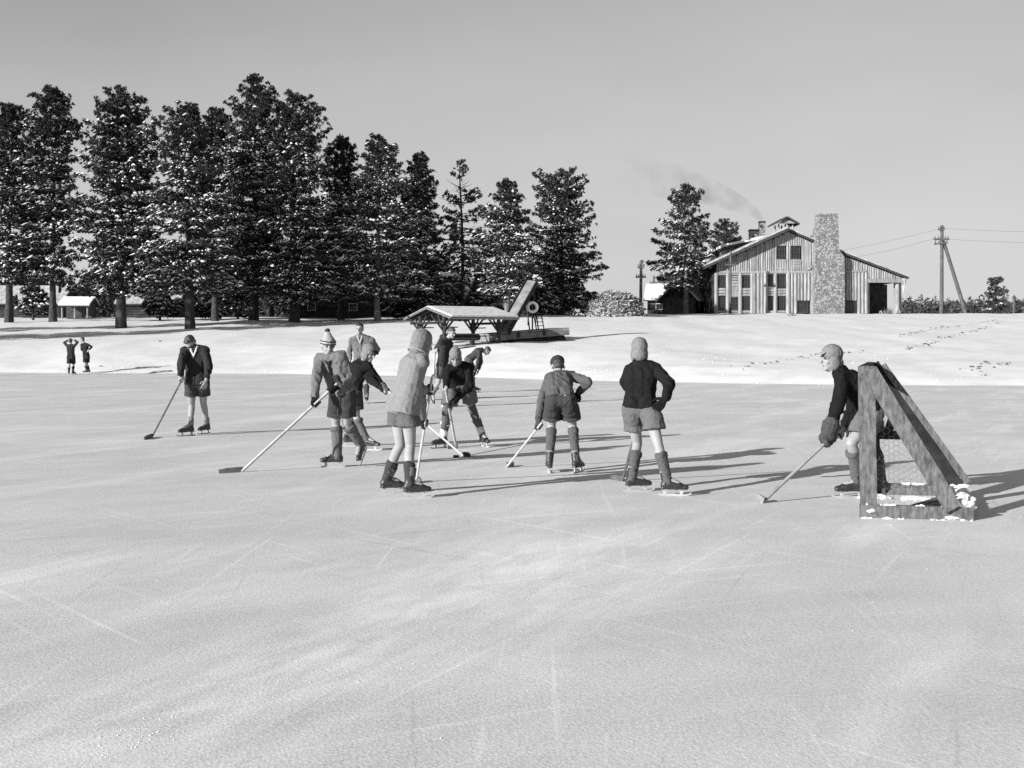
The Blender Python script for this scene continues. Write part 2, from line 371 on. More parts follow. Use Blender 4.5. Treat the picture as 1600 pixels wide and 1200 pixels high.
# ------------------------------------------------------------------ pines
def pine(d, px, thw, top, bot, prof, label, group=None, snow=0.45, dens=1.0, seed=1, name='pine_tree', needle='needle', bark='bark', tuft=0.24, bare=0.0, step=0.5, per=6, wide=1.04):
    """d: distance; px: trunk; thw: trunk half width in photo pixels; crown between rows top and bot;
    prof: rows with the crown's reach to either side of the trunk, in photo pixels"""
    rng = np.random.default_rng(seed); k = d / F
    x0 = (px - 800) * k; base = ground_z(x0, d) - 0.1
    zt = CAM - (top - YH) * k; zb = CAM - (bot - YH) * k
    t = thing(name, (x0, d, base), label, 'pine tree', group)
    ys = np.array([p[0] for p in prof], float); zs = CAM - (ys - YH) * k
    o = np.argsort(zs); lo = (np.array([p[1] for p in prof], float)[o] * wide + 3) * k; hi = (np.array([p[2] for p in prof], float)[o] * wide + 3) * k; zs = zs[o]
    # trunk
    rb = thw * k * .85; bm = bmesh.new(); n = 10; rings = []
    H = zt - base; ph = rng.random() * 6
    for i in range(n + 1):
        f = i / n; r = rb * (1 - 0.9 * f) * (1.25 if i == 0 else 1) + 0.02; z = base + H * f * 0.985
        cx = x0 + 0.12 * math.sin(ph + 3 * f) * f * 2; cy = d + 0.12 * math.cos(ph + 2 * f) * f * 2
        rings.append([bm.verts.new((cx + math.cos(a) * r * rng.uniform(.9, 1.1), cy + math.sin(a) * r * rng.uniform(.9, 1.1), z)) for a in (2 * math.pi * q / 9 for q in range(9))])
    for q in range(n):
        for s in range(9): bm.faces.new((rings[q][s], rings[q][(s + 1) % 9], rings[q + 1][(s + 1) % 9], rings[q + 1][s]))
    # limbs and tufts
    P = []; D = []; LB = []; SN = []; BF = []
    z = zb
    while z < zt - 0.1:
        f = (z - zb) / (zt - zb)
        nb = max(3, int(per * dens * rng.uniform(0.7, 1.3)))
        a0 = rng.random() * 6.3
        for b in range(nb):
            az = a0 + 6.283 * b / nb + rng.uniform(-0.4, 0.4); zz = z + rng.uniform(-0.3, 0.3)
            l_ = np.interp(zz, zs, lo); h_ = np.interp(zz, zs, hi); av = (l_ + h_) / 2; c = math.cos(az)
            reach = (av + ((h_ if c > 0 else l_) - av) * c * c) * rng.choice([rng.uniform(0.5, 0.85), rng.uniform(0.88, 1.2)], p=[0.35, 0.65])
            if reach < 0.15: reach = 0.15
            slope = lerp(-0.22, 0.55, f ** 1.3) + rng.uniform(-0.12, 0.12)
            dr = np.array([math.cos(az), math.sin(az), slope])
            s0 = np.array([x0, d, zz - slope * reach * 0.8]); tip = s0 + dr * reach
            mid = s0 + dr * reach * 0.55 + np.array([0, 0, -0.06 * reach])
            r0 = max(0.018, 0.022 * reach)
            taper(bm, s0, mid, r0, r0 * 0.7, 4, 'both'); taper(bm, mid, tip, r0 * 0.7, 0.008, 4, 'both')
            if rng.random() < bare * (0.4 + f): continue
            m = max(4, int((reach + .35) * 8.2 * dens)); bf = rng.choice([.15, .5, 1.0, 1.7, 2.4]); side0 = .26
            for j in range(m):
                u = 1 - 0.8 * rng.random() ** 1.25
                side = rng.normal(0, side0) * reach * (1.15 - u * 0.6)
                q = s0 + (mid - s0) * min(u / 0.55, 1) + (tip - mid) * max(0, (u - 0.55) / 0.45)
                q = q + np.array([-math.sin(az) * side, math.cos(az) * side, rng.normal(0, 0.09) + 0.05])
                dd = np.array([math.cos(az) * .7 - math.sin(az) * side / (reach + .1), math.sin(az) * .7 + math.cos(az) * side / (reach + .1), 0.35 + slope * .5])
                P.append(q); D.append(dd / np.linalg.norm(dd)); LB.append(az); SN.append(f); BF.append(bf)
        z += step * rng.uniform(0.75, 1.25) * lerp(1.0, 0.8, f)
    for j in range(26):                                                   # leader
        P.append(np.array([x0 + rng.normal(0, .22), d + rng.normal(0, .22), zt - abs(rng.normal(0, .5))])); D.append(np.array([rng.normal(0, .3), rng.normal(0, .3), 1.0])); LB.append(0.0); SN.append(1.0); BF.append(.3)
    from_bm('trunk', bm, M[bark], t, True)
    P = np.array(P); D = np.array(D); LB = np.array(LB); SN = np.array(SN); BF = np.array(BF); n = len(P)
    nbld = 14
    dirs = D[:, None, :] * 0.75 + rng.normal(0, 0.7, (n, nbld, 3)); dirs /= np.linalg.norm(dirs, axis=2, keepdims=True) + 1e-6
    ln = tuft * rng.uniform(0.8, 1.2, (n, nbld, 1)) * rng.uniform(0.7, 1.3, (n, 1, 1))
    sd_ = np.cross(dirs, rng.normal(0, 1, (n, nbld, 3))); sd_ /= np.linalg.norm(sd_, axis=2, keepdims=True) + 1e-6
    wd = tuft * 0.2 * rng.uniform(0.7, 1.3, (n, nbld, 1)); p = P[:, None, :]
    v = np.stack([p + dirs * ln * 0.02, p + dirs * ln * 0.62 + sd_ * wd, p + dirs * ln, p + dirs * ln * 0.62 - sd_ * wd], axis=2).reshape(-1, 3)
    cr = from_np('crown', v, np.arange(n * nbld * 4).reshape(-1, 4), M[needle], t)
    # snow caught on the tufts: more of it low in the crown
    pr = np.clip(2.5 * snow * BF * np.interp(SN, [0, 0.3, 0.5, 0.68, 0.85, 1], [1.15, 1.05, 0.75, 0.3, 0.08, 0.02]), 0, .92)
    sel = rng.random(n) < pr; Ps = P[sel]; A = LB[sel]; k_ = len(Ps)
    if k_:
        base8 = np.array([(1, 0, 0), (-1, 0, 0), (0, 1, 0), (0, -1, 0), (0, 0, 1), (0, 0, -0.5)], float)
        sc = np.stack([rng.uniform(0.6, 1.7, k_), rng.uniform(0.3, 0.7, k_), rng.uniform(0.2, 0.42, k_)], 1) * tuft * 1.0 * rng.uniform(0.45, 1.3, (k_, 1))
        pts = base8[None] * sc[:, None, :] * rng.uniform(0.7, 1.3, (k_, 6, 1))
        pts[:, :, 2] -= np.abs(pts[:, :, 0]) * 0.4
        ca, sa = np.cos(A)[:, None], np.sin(A)[:, None]
        w_ = np.stack([pts[:, :, 0] * ca - pts[:, :, 1] * sa, pts[:, :, 0] * sa + pts[:, :, 1] * ca, pts[:, :, 2]], 2) + Ps[:, None, :] + np.array([0, 0, tuft * 0.55])
        tri = np.array([(0, 2, 4), (2, 1, 4), (1, 3, 4), (3, 0, 4), (2, 0, 5), (1, 2, 5), (3, 1, 5), (0, 3, 5)])
        fs = (tri[None] + (np.arange(k_) * 6)[:, None, None]).reshape(-1, 3)
        from_np('caught_snow', w_.reshape(-1, 3), fs, M['snow_clump'], cr)['kind'] = 'stuff'
    return t

TREES = [
 (91, 14, 7, 165, 438, [(165, 6, 6), (185, 18, 22), (215, 30, 34), (270, 45, 36), (340, 55, 40), (420, 50, 40), (450, 40, 34)], 'dark pine cut by the edge of the picture, first of the stand', dict(snow=.28)),
 (91, 83, 6, 139, 440, [(139, 8, 8), (155, 24, 20), (185, 34, 30), (215, 36, 42), (250, 34, 32), (300, 42, 32), (340, 42, 30), (380, 40, 18), (440, 36, 26), (456, 30, 22)], 'slim dark pine with narrow round head and long bare trunk beside the gap', dict(snow=.27)),
 (83, 189, 9, 138, 460, [(138, 5, 8), (155, 28, 26), (185, 38, 42), (225, 46, 55), (260, 52, 58), (300, 54, 60), (330, 66, 62), (370, 70, 58), (410, 72, 60), (455, 70, 62), (475, 50, 48)], 'broad pine with a blunt rounded top and thick double trunk', dict(snow=.40)),
 (80, 297, 8, 163, 452, [(163, 18, -4), (180, 34, 10), (205, 40, 18), (235, 46, 24), (280, 46, 48), (330, 56, 62), (370, 64, 66), (410, 68, 70), (450, 60, 62), (470, 40, 44)], 'snow-laden pine whose sunlit trunk stands in front of the others', dict(snow=.66)),
 (96, 336, 6, 170, 455, [(170, 6, 6), (190, 16, 18), (215, 26, 26), (250, 34, 28), (320, 40, 34), (440, 45, 42)], 'pine with a small pointed head showing between two taller pines', dict(snow=.42)),
 (91, 397, 8, 118, 450, [(118, 5, 8), (135, 14, 20), (165, 33, 36), (200, 36, 42), (235, 34, 45), (290, 36, 45), (330, 32, 50), (380, 36, 52), (440, 50, 50), (458, 44, 40)], 'tallest pine of the stand, its top above all others', dict(snow=.30)),
 (90, 460, 9, 149, 470, [(149, 4, 16), (165, 20, 34), (200, 32, 42), (240, 40, 46), (300, 60, 52), (360, 70, 62), (420, 78, 66), (465, 66, 60), (476, 40, 40)], 'wide dense pine with a forked top, second tallest of the stand', dict(snow=.46)),
 (97, 533, 6, 213, 460, [(213, 4, 8), (232, 16, 16), (265, 24, 26), (300, 34, 32), (350, 44, 36), (450, 50, 46)], 'thin-topped pine half hidden behind the wide dense one', dict(snow=.36)),
 (90, 590, 5, 212, 462, [(212, 4, 10), (228, 10, 20), (248, 18, 32), (275, 30, 40), (310, 40, 52), (350, 52, 62), (400, 66, 72), (450, 66, 70), (468, 40, 46)], 'snowy cone-shaped pine on a pale slender trunk', dict(snow=.74, bark='bark_pale')),
 (95, 655, 5, 240, 470, [(240, 4, 6), (258, 12, 12), (285, 22, 22), (320, 30, 20), (360, 36, 28), (420, 44, 38), (470, 46, 42)], 'narrow pine with a ragged tip next to the half bare pine', dict(snow=.55)),
 (98, 722, 4, 252, 465, [(252, 5, 5), (275, 16, 16), (300, 26, 28), (330, 32, 34), (345, 40, 44), (380, 46, 42), (420, 40, 34), (470, 34, 30)], 'half bare pine with thin open branches at its top', dict(snow=.30, bare=.62, dens=.75, needle='needle_pale', bark='bark')),
 (93, 793, 5, 285, 462, [(285, 4, 6), (305, 20, 18), (330, 34, 26), (370, 42, 34), (410, 44, 40), (450, 46, 42), (466, 30, 30)], 'small round-headed snowy pine behind the raft slide', dict(snow=.58, bark='bark_pale')),
 (112, 876, 6, 268, 482, [(268, 28, 22), (285, 34, 40), (315, 30, 48), (350, 38, 50), (375, 44, 42), (395, 50, 66), (415, 52, 68), (440, 52, 44), (484, 44, 36)], 'broad pine at the open end of the stand with a drooping low branch', dict(snow=.30, dens=.95)),
 (117, 1072, 5, 290, 452, [(290, 10, 10), (305, 28, 24), (335, 22, 32), (350, 36, 32), (375, 50, 34), (395, 70, 36), (412, 74, 40), (428, 30, 44), (446, 38, 40), (456, 20, 26)], 'lone pine with open boughs and pale trunk in front of the lodge', dict(snow=.26, dens=.75, bark='bark_pale', needle='needle_pale', tuft=.3, per=5)),
 (126, 1133, 4, 344, 450, [(344, 8, 8), (356, 16, 17), (375, 18, 17), (395, 20, 12), (430, 30, 20)], 'smaller pine whose round head leans over the lodge roof', dict(snow=.06, needle='needle_pale')),
 (150, 1556, 3, 435, 482, [(435, 5, 5), (446, 14, 14), (456, 16, 18), (468, 18, 22), (482, 20, 22)], 'small lone pine on the horizon behind the braced pole', dict(snow=.1, dens=.8, needle='needle_pale', tuft=.28, wide=.8)),
]
for i, (d, px, thw, top, bot, prof, label, kw) in enumerate(TREES):
    pine(d, px, thw, top, (bot if d < 100 else bot), prof, label, seed=20 + i, **kw)
# trees out of the picture on the sunny side; their long shadows lie across the bank
for i, (x, y, h) in enumerate([(-50, 56, 17), (-60, 60, 19), (-44, 62, 15)]):
    k = F / y; px = 800 + x * k; bs = YH - (ground_z(x, y) - CAM) * k; hp = h * k
    pine(y, px, 8, bs - hp, bs - hp * .2, [(bs - hp, 8, 8), (bs - hp * .8, 50, 50), (bs - hp * .4, 95, 95), (bs - hp * .2, 80, 80)],
         'tall pine standing beyond the picture edge on the sunny side', 'pines beyond the picture edge', seed=70 + i, snow=.4, dens=.7)
# deep rows behind: the gaps between the trunks are filled by darker trees
BACK = [(118, 40, 330, 40), (124, 132, 405, 36), (118, 232, 330, 44), (126, 268, 360, 40), (120, 372, 340, 45), (128, 425, 330, 45), (122, 505, 350, 46), (130, 560, 340, 44), (124, 628, 352, 42), (120, 690, 372, 40), (128, 748, 388, 38), (122, 838, 378, 40), (130, 868, 398, 38)]
for i, (d, px, top, hw) in enumerate(BACK):
    pine(d, px, 4, top + 34, 458, [(top + 34, 5, 5), (top + 50, hw * .5, hw * .5), (top + 80, hw * .85, hw * .85), (450, hw, hw), (466, hw * .7, hw * .7)],
         'darker pine filling the gaps behind the front row of trunks', 'pines behind the front row', seed=120 + i, snow=.34, dens=.8, tuft=.42, step=.7)
# young snow-bent pines among the trunks
YOUNG = [(100, 52, 450, 26), (99, 250, 456, 28), (102, 330, 462, 26), (100, 372, 446, 34), (100, 640, 440, 34), (99, 676, 446, 34), (104, 700, 436, 26), (103, 745, 452, 22), (104, 846, 452, 22), (106, 925, 458, 16)]
for i, (d, px, top, hw) in enumerate(YOUNG):
    pine(d, px, 2, top, 489, [(top, 4, 4), (top + 10, hw * .6, hw * .6), (475, hw, hw), (492, hw * .8, hw * .8)],
         'young low pine bent under snow among the trunks', 'young snow-bent pines', seed=220 + i, snow=.85, dens=1.1, name='pine_sapling', tuft=.26, step=.4)
# far woods along the horizon, too far to tell trees apart
def far_wood(n, px0, px1, d0, d1, r0, r1, z0, m, label, seed, w_=2.2, tr=60, sz=.34):
    rw = np.random.default_rng(seed); vv = []
    for i in range(n):
        d = rw.uniform(d0, d1); px = rw.uniform(px0, px1); x = (px - 800) * d / F
        ht = CAM + (YH - (rw.uniform(r0, r1) if rw.random() < .8 else rw.uniform(r0 - 8, r0 + 4))) * d / F
        u = rw.random(tr); a = rw.random(tr) * 6.283; r = (1.08 - u) * w_ * np.sqrt(rw.random(tr))
        c = np.stack([x + np.cos(a) * r, d + np.sin(a) * r, z0 + (ht - z0) * u], 1)
        vv.append((c[:, None, :] + rw.normal(0, sz, (tr, 3, 3))).reshape(-1, 3))
    vv = np.concatenate(vv)
    tag(from_np('distant_wood', vv, np.arange(len(vv)).reshape(-1, 3), M[m]), label, 'far wood', kind='stuff')
far_wood(560, 1405, 1780, 250, 330, 470, 484, 4.0, 'needle_pale', 'low dark wood along the horizon past the lodge', 9)
far_wood(900, -260, 890, 170, 215, 442, 474, 4.0, 'needle', 'dark wood far behind the cabins and the pine stand', 10, 2.4, 90, .3)
# ------------------------------------------------------------------ the lodge
LY = 114.0; lk = LY / F
def lx(px): return (px - 800) * lk
def lz(py): return CAM - (py - YH) * lk
lodge = thing('lodge', (lx(1240), LY, lz(491)), 'large log lodge with stone end chimney and long sloping snowy roof', 'lodge')
rl = random.Random(3)
def roof_row(px):
    return interp([(1096, 418), (1230, 357), (1312, 393), (1420, 433)], px)
WX = [(1121.5, 1133.5, 431, 450), (1160, 1172, 431, 450), (1199, 1209, 430, 446), (1214, 1227.5, 430, 449),
      (1122, 1134, 464, 485), (1142, 1153, 465, 484), (1160, 1172, 465, 485), (1199, 1209, 465, 485), (1218, 1228, 465, 485),
      (1214, 1227, 385.5, 404.5), (1236.5, 1250, 385.5, 404.5), (1245, 1263, 471, 489), (1322, 1340, 471, 489)]
# log wall: round logs stand between the rows, set in a plain backing
bm = bmesh.new()
def cells(px0, px1, y0, y1, vertical, r_px):
    """logs filling a rectangle of the front wall, leaving windows free"""
    if vertical:
        p = px0
        while p < px1 - 0.5:
            w_ = r_px * rl.uniform(0.8, 1.25); c = p + w_ / 2; p += w_
            top = max(y0, roof_row(c) + 5) if y0 < 430 else y0
            segs = [(top, y1)]
            for (a, b_, wa, wb) in WX:
                if a - 1.2 < c < b_ + 1.2:
                    ns = []
                    for (s, e) in segs:
                        if wb < s or wa > e: ns.append((s, e)); continue
                        if wa - 1.5 > s: ns.append((s, wa - 1.5))
                        if wb + 1.5 < e: ns.append((wb + 1.5, e))
                    segs = ns
            for (s, e) in segs:
                if e - s > 1: taper(bm, (lx(c), LY + 0.02 + rl.uniform(0, .04), lz(e)), (lx(c), LY + 0.02, lz(s)), w_ * lk * .52, w_ * lk * .5, 8, 'both')
    else:
        q = y0
        while q < y1 - 0.8:
            h = r_px * rl.uniform(0.85, 1.2); c = q + h / 2; q += h
            if any(wa - 1 < c < wb + 1 and a < (px0 + px1) / 2 < b_ for (a, b_, wa, wb) in WX): continue
            taper(bm, (lx(px0), LY + .05, lz(c)), (lx(px1), LY + .05, lz(c)), h * lk * .52, h * lk * .5, 8, 'both')
cells(1119.5, 1269, 360, 424, True, 3.3)                                   # upper gable boards
cells(1119, 1178, 426, 431, False, 4.5); cells(1198, 1230, 424, 429, False, 4.5)
for a, b_ in ((1121.5, 1133.5), (1141, 1154), (1159, 1173)): cells(a, b_, 450, 464, False, 4.0); cells(a, b_, 485, 490, False, 4)
cells(1141, 1154, 431, 464, False, 4.2)
for a, b_ in ((1198, 1210), (1213, 1229)): cells(a, b_, 447, 464, False, 4.0); cells(a, b_, 485, 490, False, 4)
cells(1175, 1198, 426, 490, True, 6.2); cells(1230, 1269, 426, 490, True, 5.6)
cells(1213, 1229, 405, 423, False, 4.2); cells(1236, 1251, 405, 423, False, 4.2)
cells(1316, 1354, 393, 424, True, 3.4); cells(1316, 1352, 425, 490, True, 4.6); cells(1352, 1412, 405, 438, True, 3.6)
for px in (1119, 1137, 1156.5, 1175, 1211.5, 1231, 1232): taper(bm, (lx(px), LY - .02, lz(491)), (lx(px), LY - .02, lz(426)), .19, .17, 8, 'both')
taper(bm, (lx(1118), LY - .06, lz(425.5)), (lx(1270), LY - .06, lz(425.5)), .12, .12, 8, 'both')
board(bm, (lx(1256), LY - .1, lz(424)), (lx(1269), LY - .1, lz(416)), .25, .12, (0, 0, 1))
board(bm, (lx(1316), LY - .1, lz(424)), (lx(1352), LY - .1, lz(424)), .2, .1, (0, 0, 1))
board(bm, (lx(1352), LY - .1, lz(439)), (lx(1414), LY - .1, lz(439)), .35, .2, (0, 0, 1))
from_bm('log_wall', bm, M['log'], lodge)
bm = bmesh.new()
prism(bm, [(lx(1118), lz(494)), (lx(1352), lz(494)), (lx(1352), lz(440)), (lx(1412), lz(440)), (lx(1412), lz(434)), (lx(1312), lz(397)), (lx(1230), lz(361)), (lx(1118), lz(414.5))], LY + .12, LY + 24)
abox(bm, lx(1354), lx(1412), LY + 5, LY + 24, lz(494), lz(441))
from_bm('wall', bm, M['log_dark'], lodge)
bm = bmesh.new()
abox(bm, lx(1360), lx(1371), LY + 4.9, LY + 4.96, lz(490), lz(450)); from_bm('porch_door', bm, M['trim'], lodge)
for px in (1356, 1403.5):
    from_bm('porch_post', mb(taper, (lx(px), LY + .25, lz(492)), (lx(px), LY + .25, lz(440)), .24, .22, 9, 'both'), M['log'], lodge)
for px in (1401, 1410):
    from_bm('porch_post', mb(taper, (lx(px + 1), LY + .8, lz(492)), (lx(px + 1), LY + .8, lz(440)), .1, .1, 9, 'both'), M['log'], lodge)
bm = bmesh.new()
for k in range(9):
    px = 1372 + k * 4; board(bm, (lx(px), LY - .5, lz(490)), (lx(px + rl.uniform(-2, 2)), LY - .4, lz(490 - rl.uniform(4, 9))), .09, .06, (1, 0, 0))
from_bm('porch_firewood', bm, M['log'], lodge)
for (a, b_, y0, y1) in WX:
    x0, x1, z0, z1 = lx(a), lx(b_), lz(y1), lz(y0); y = LY + .04
    bm = bmesh.new(); t_ = .055
    abox(bm, x0, x0 + t_, y - .03, y + .09, z0, z1); abox(bm, x1 - t_, x1, y - .03, y + .09, z0, z1)
    abox(bm, x0 + t_, x1 - t_, y - .027, y + .09, z0, z0 + t_); abox(bm, x0 + t_, x1 - t_, y - .027, y + .09, z1 - t_, z1)
    n_ = 3 if (y1 - y0) > 18.5 else 2
    for k in range(1, 3): xx = lerp(x0, x1, k / 3); abox(bm, xx - .016, xx + .016, y - .01, y + .05, z0 + t_, z1 - t_)
    for k in range(1, n_ + 1): zz = lerp(z0, z1, k / (n_ + 1)); abox(bm, x0 + t_, x1 - t_, y - .008, y + .048, zz - .016, zz + .016)
    wn = from_bm('window', bm, M['eave'], lodge)
    from_bm('pane', mb(abox, x0 + .02, x1 - .02, y + .055, y + .075, z0 + .02, z1 - .02), M['pane'], wn)
# roof slabs and snow on them
def slab(bm, p, q, th, y0, y1, up=0.0):
    (xa, za), (xb, zb) = p, q; n = Vector((-(zb - za), 0, xb - xa)).normalized()
    if n.z < 0: n = -n
    a = [Vector((xa, 0, za)) + n * up, Vector((xb, 0, zb)) + n * up, Vector((xb, 0, zb)) + n * (up + th), Vector((xa, 0, za)) + n * (up + th)]
    prism(bm, [(v.x, v.z) for v in a], y0, y1)
pk = (lx(1230), lz(361)); le = (lx(1101), lz(420)); mr_ = (lx(1314), lz(396.5)); re_ = (lx(1418), lz(436))
bm = bmesh.new(); slab(bm, le, pk, .26, LY - 1.0, LY + 26); slab(bm, pk, mr_, .2, LY - .32, LY + 26.01); slab(bm, mr_, re_, .2, LY - .35, LY + 25.9)
for k in range(9):                                                       # purlin ends under the eave
    t = k / 9 + .05; x = lerp(le[0], pk[0], t); z = lerp(le[1], pk[1], t); taper(bm, (x, LY - .9, z - .1), (x, LY + .1, z - .1), .1, .1, 6, 'both')
rf = from_bm('roof', bm, M['eave'], lodge)
bm = bmesh.new(); slab(bm, le, pk, .15, LY - .97, LY + 25.9, .265); slab(bm, pk, mr_, .12, LY - .29, LY + 25.8, .205); slab(bm, mr_, re_, .1, LY - .3, LY + 25.7, .205)
from_bm('roof_snow', bm, M['grey_roof'], rf)
# end chimney of field stone
bm = bmesh.new()
prism(bm, [(lx(1269), lz(494)), (lx(1316), lz(494)), (lx(1316), lz(404)), (lx(1307.5), lz(392)), (lx(1305.5), lz(337)), (lx(1277.5), lz(337)), (lx(1271), lz(381))], LY - .85, LY + .9)
bmesh.ops.subdivide_edges(bm, edges=bm.edges[:], cuts=10, use_grid_fill=True)
for v in bm.verts: v.co += Vector((noise.noise(v.co * 1.9), noise.noise(v.co * 1.9 + Vector((9, 0, 0))), 0)) * .08
ch = from_bm('stone_chimney', bm, M['stone'], lodge)
bm = bmesh.new(); abox(bm, lx(1277), lx(1306), LY - .9, LY + .95, lz(337.2), lz(335.2)); from_bm('chimney_cap', bm, M['stone'], ch)
for (a, b_, y0, y1, d) in ((1172, 1187, 359, 376, 122), (1187.5, 1196, 346, 376, 121.5), (1269.5, 1275.5, 368.5, 386, 116)):
    k = d / F; bm = bmesh.new(); x0, x1 = (a - 800) * k, (b_ - 800) * k; z0, z1 = CAM - (y1 + 12 - YH) * k, CAM - (y0 - YH) * k
    abox(bm, x0, x1, d, d + .8, z0, z1); c_ = from_bm('chimney', bm, M['stone'], lodge)
    from_bm('chimney_cap', mb(abox, x0 - .04, x1 + .04, d - .04, d + .84, z1 - .12, z1 + .05), M['iron'], c_)
# shed dormer on the shaded side of the roof
k = 121 / F
def dx(px): return (px - 800) * k
def dz(py): return CAM - (py - YH) * k
bm = bmesh.new(); abox(bm, dx(1134), dx(1200), 121, 131, dz(420), dz(387.5)); dm = from_bm('dormer', bm, M['log'], lodge)
bm = bmesh.new(); board(bm, (dx(1131), 126, dz(388)), (dx(1205), 126, dz(372)), 11, .3, (0, 1, 0)); from_bm('dormer_roof', bm, M['eave'], dm)
bm = bmesh.new(); board(bm, (dx(1131), 126, dz(384)), (dx(1205), 126, dz(368.5)), 10.9, .3, (0, 1, 0)); from_bm('dormer_snow', bm, M['snow_clump'], dm)
bm = bmesh.new(); abox(bm, dx(1138), dx(1153), 120.9, 120.97, dz(396), dz(389)); from_bm('dormer_window', bm, M['pane'], dm)
# lantern on the ridge
k = 116 / F
def qx(px): return (px - 800) * k
def qz(py): return CAM - (py - YH) * k
bm = bmesh.new(); abox(bm, qx(1216), qx(1240.5), 116.2, 117.6, qz(372), qz(360))
for px in (1217, 1227.5, 1239): taper(bm, (qx(px), 116.1, qz(362)), (qx(px), 116.1, qz(350)), .09, .09, 6, 'both'); taper(bm, (qx(px), 117.7, qz(362)), (qx(px), 117.7, qz(350)), .09, .09, 6, 'both')
cu = from_bm('cupola', bm, M['log'], lodge)
bm = bmesh.new()
for s, e in ((1208, 1228), (1247, 1228)):
    slab(bm, (qx(s), qz(352)), (qx(e), qz(341)), .16, 115.4 - .02 * (s < 1220), 118.4)
from_bm('cupola_roof', bm, M['eave'], cu)
from_bm('cupola_ceiling', mb(prism, [(qx(1214), qz(349.5)), (qx(1242), qz(349.5)), (qx(1228), qz(342.5))], 115.7, 115.9), M['log'], cu)
bm = bmesh.new()                                                         # icicles hanging from the low eave
for i in range(16):
    px = rl.uniform(1409, 1419); h = rl.uniform(3, 26); y = LY + rl.uniform(-.3, .5)
    taper(bm, (lx(px), y, lz(435)), (lx(px), y, lz(435 + h)), .03, .006, 5, 'both')
from_bm('icicles', bm, M['snow_clump'], lodge)

# ------------------------------------------------------------------ smaller buildings
def gable_house(c, yaw, L_, W_, hw, hr, name, label, cat, wall='log_dark', over=.5, snow='snow_clump', front=(), logs=True, open_bays=0, group=None):
    """c: ground point at the middle of the front eave wall; the front looks along yaw-90"""
    t = thing(name, c, label, cat, group); e = Vector((math.cos(R(yaw)), math.sin(R(yaw)), 0)); b = Vector((-e.y, e.x, 0)); up = Vector((0, 0, 1)); c = Vector(c)
    bm = bmesh.new(); ctr = c + b * W_ / 2
    if open_bays:
        box(bm, ctr + b * W_ * .2 + up * (hw / 2 - .3), e * L_ / 2, b * W_ * .28, up * (hw / 2 + .3))
    else:
        box(bm, ctr + up * (hw / 2 - .3), e * L_ / 2, b * W_ / 2, up * (hw / 2 + .3))
        if logs:
            n = int(hw / .26)
            for i in range(n): taper(bm, c + up * (.13 + .26 * i) - e * (L_ / 2 + .1), c + up * (.13 + .26 * i) + e * (L_ / 2 + .1), .13, .13, 7, 'both')
    for s in (-1, 1):
        v = [bm.verts.new(ctr + e * s * L_ / 2 * .995 + o) for o in (b * -W_ / 2 + up * hw, b * W_ / 2 + up * hw, up * (hw + hr))]; v2 = [bm.verts.new(q.co - e * s * .15) for q in v]
        bm.faces.new(v); bm.faces.new(v2)
    from_bm('wall', bm, M[wall], t)
    if open_bays:
        for i in range(open_bays + 1):
            p = c + e * (-L_ / 2 + L_ * i / open_bays); from_bm('post', mb(taper, p - up * .3, p + up * hw, .09, .09, 7, 'both'), M['log'], t)
    bm = bmesh.new(); bs = bmesh.new(); ridge = ctr + up * (hw + hr)
    for s in (-1, 1):
        ev = ctr + b * s * (W_ / 2 + over) + up * (hw - hr * over / (W_ / 2)); m_ = (ridge + ev) / 2; d_ = (ev - ridge); n_ = d_.normalized().cross(e).normalized()
        if n_.z < 0: n_ = -n_
        box(bm, m_ + n_ * .06, e * (L_ / 2 + over) - e * .003 * s, d_ / 2, n_ * .06)
        box(bs, m_ + n_ * .21, e * (L_ / 2 + over - .04) - e * .003 * s, d_ / 2 * .985, n_ * .085)
    r_ = from_bm('roof', bm, M['eave'], t); from_bm('roof_snow', bs, M[snow], r_)
    for (u, z, w_, h) in front:
        p = c + e * u + up * z - b * .16
        wn = from_bm('window', mb(box, p, e * w_ / 2, b * .03, up * h / 2), M['trim'], t)
        from_bm('pane', mb(box, p - b * .035, e * (w_ / 2 - .07), b * .012, up * (h / 2 - .07)), M['pane'], wn)
    return t
def at(px, d): x = (px - 800) / F * d; return (x, d, ground_z(x, d))
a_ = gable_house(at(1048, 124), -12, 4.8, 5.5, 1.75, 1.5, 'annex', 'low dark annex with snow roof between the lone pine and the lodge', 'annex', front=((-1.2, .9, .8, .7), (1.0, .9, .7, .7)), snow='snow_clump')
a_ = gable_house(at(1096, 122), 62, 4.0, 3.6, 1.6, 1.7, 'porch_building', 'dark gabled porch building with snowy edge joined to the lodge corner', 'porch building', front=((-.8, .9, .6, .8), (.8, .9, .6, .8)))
gable_house(at(770, 112), 3, 9.0, 7, 2.2, 2.0, 'cabin', 'log cabin with broad white roof behind the raft slide', 'cabin', front=((-2.5, 1.2, .9, .8), (1.5, 1.2, .9, .8)))
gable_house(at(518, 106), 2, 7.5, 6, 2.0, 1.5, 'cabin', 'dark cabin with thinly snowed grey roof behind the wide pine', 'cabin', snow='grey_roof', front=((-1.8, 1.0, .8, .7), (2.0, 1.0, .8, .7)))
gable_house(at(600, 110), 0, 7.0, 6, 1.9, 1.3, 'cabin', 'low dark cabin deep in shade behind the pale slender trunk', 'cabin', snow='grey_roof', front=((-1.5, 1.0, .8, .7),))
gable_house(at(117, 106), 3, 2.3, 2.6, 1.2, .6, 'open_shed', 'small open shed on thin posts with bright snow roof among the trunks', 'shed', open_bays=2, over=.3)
gable_house(at(20, 112), 0, 9.0, 5, 1.5, 1.5, 'cabin', 'long low cabin with grey roof behind the pines at the picture edge', 'cabin', snow='grey_roof', front=((-2.0, .8, .9, .6), (2.0, .8, .9, .6)))
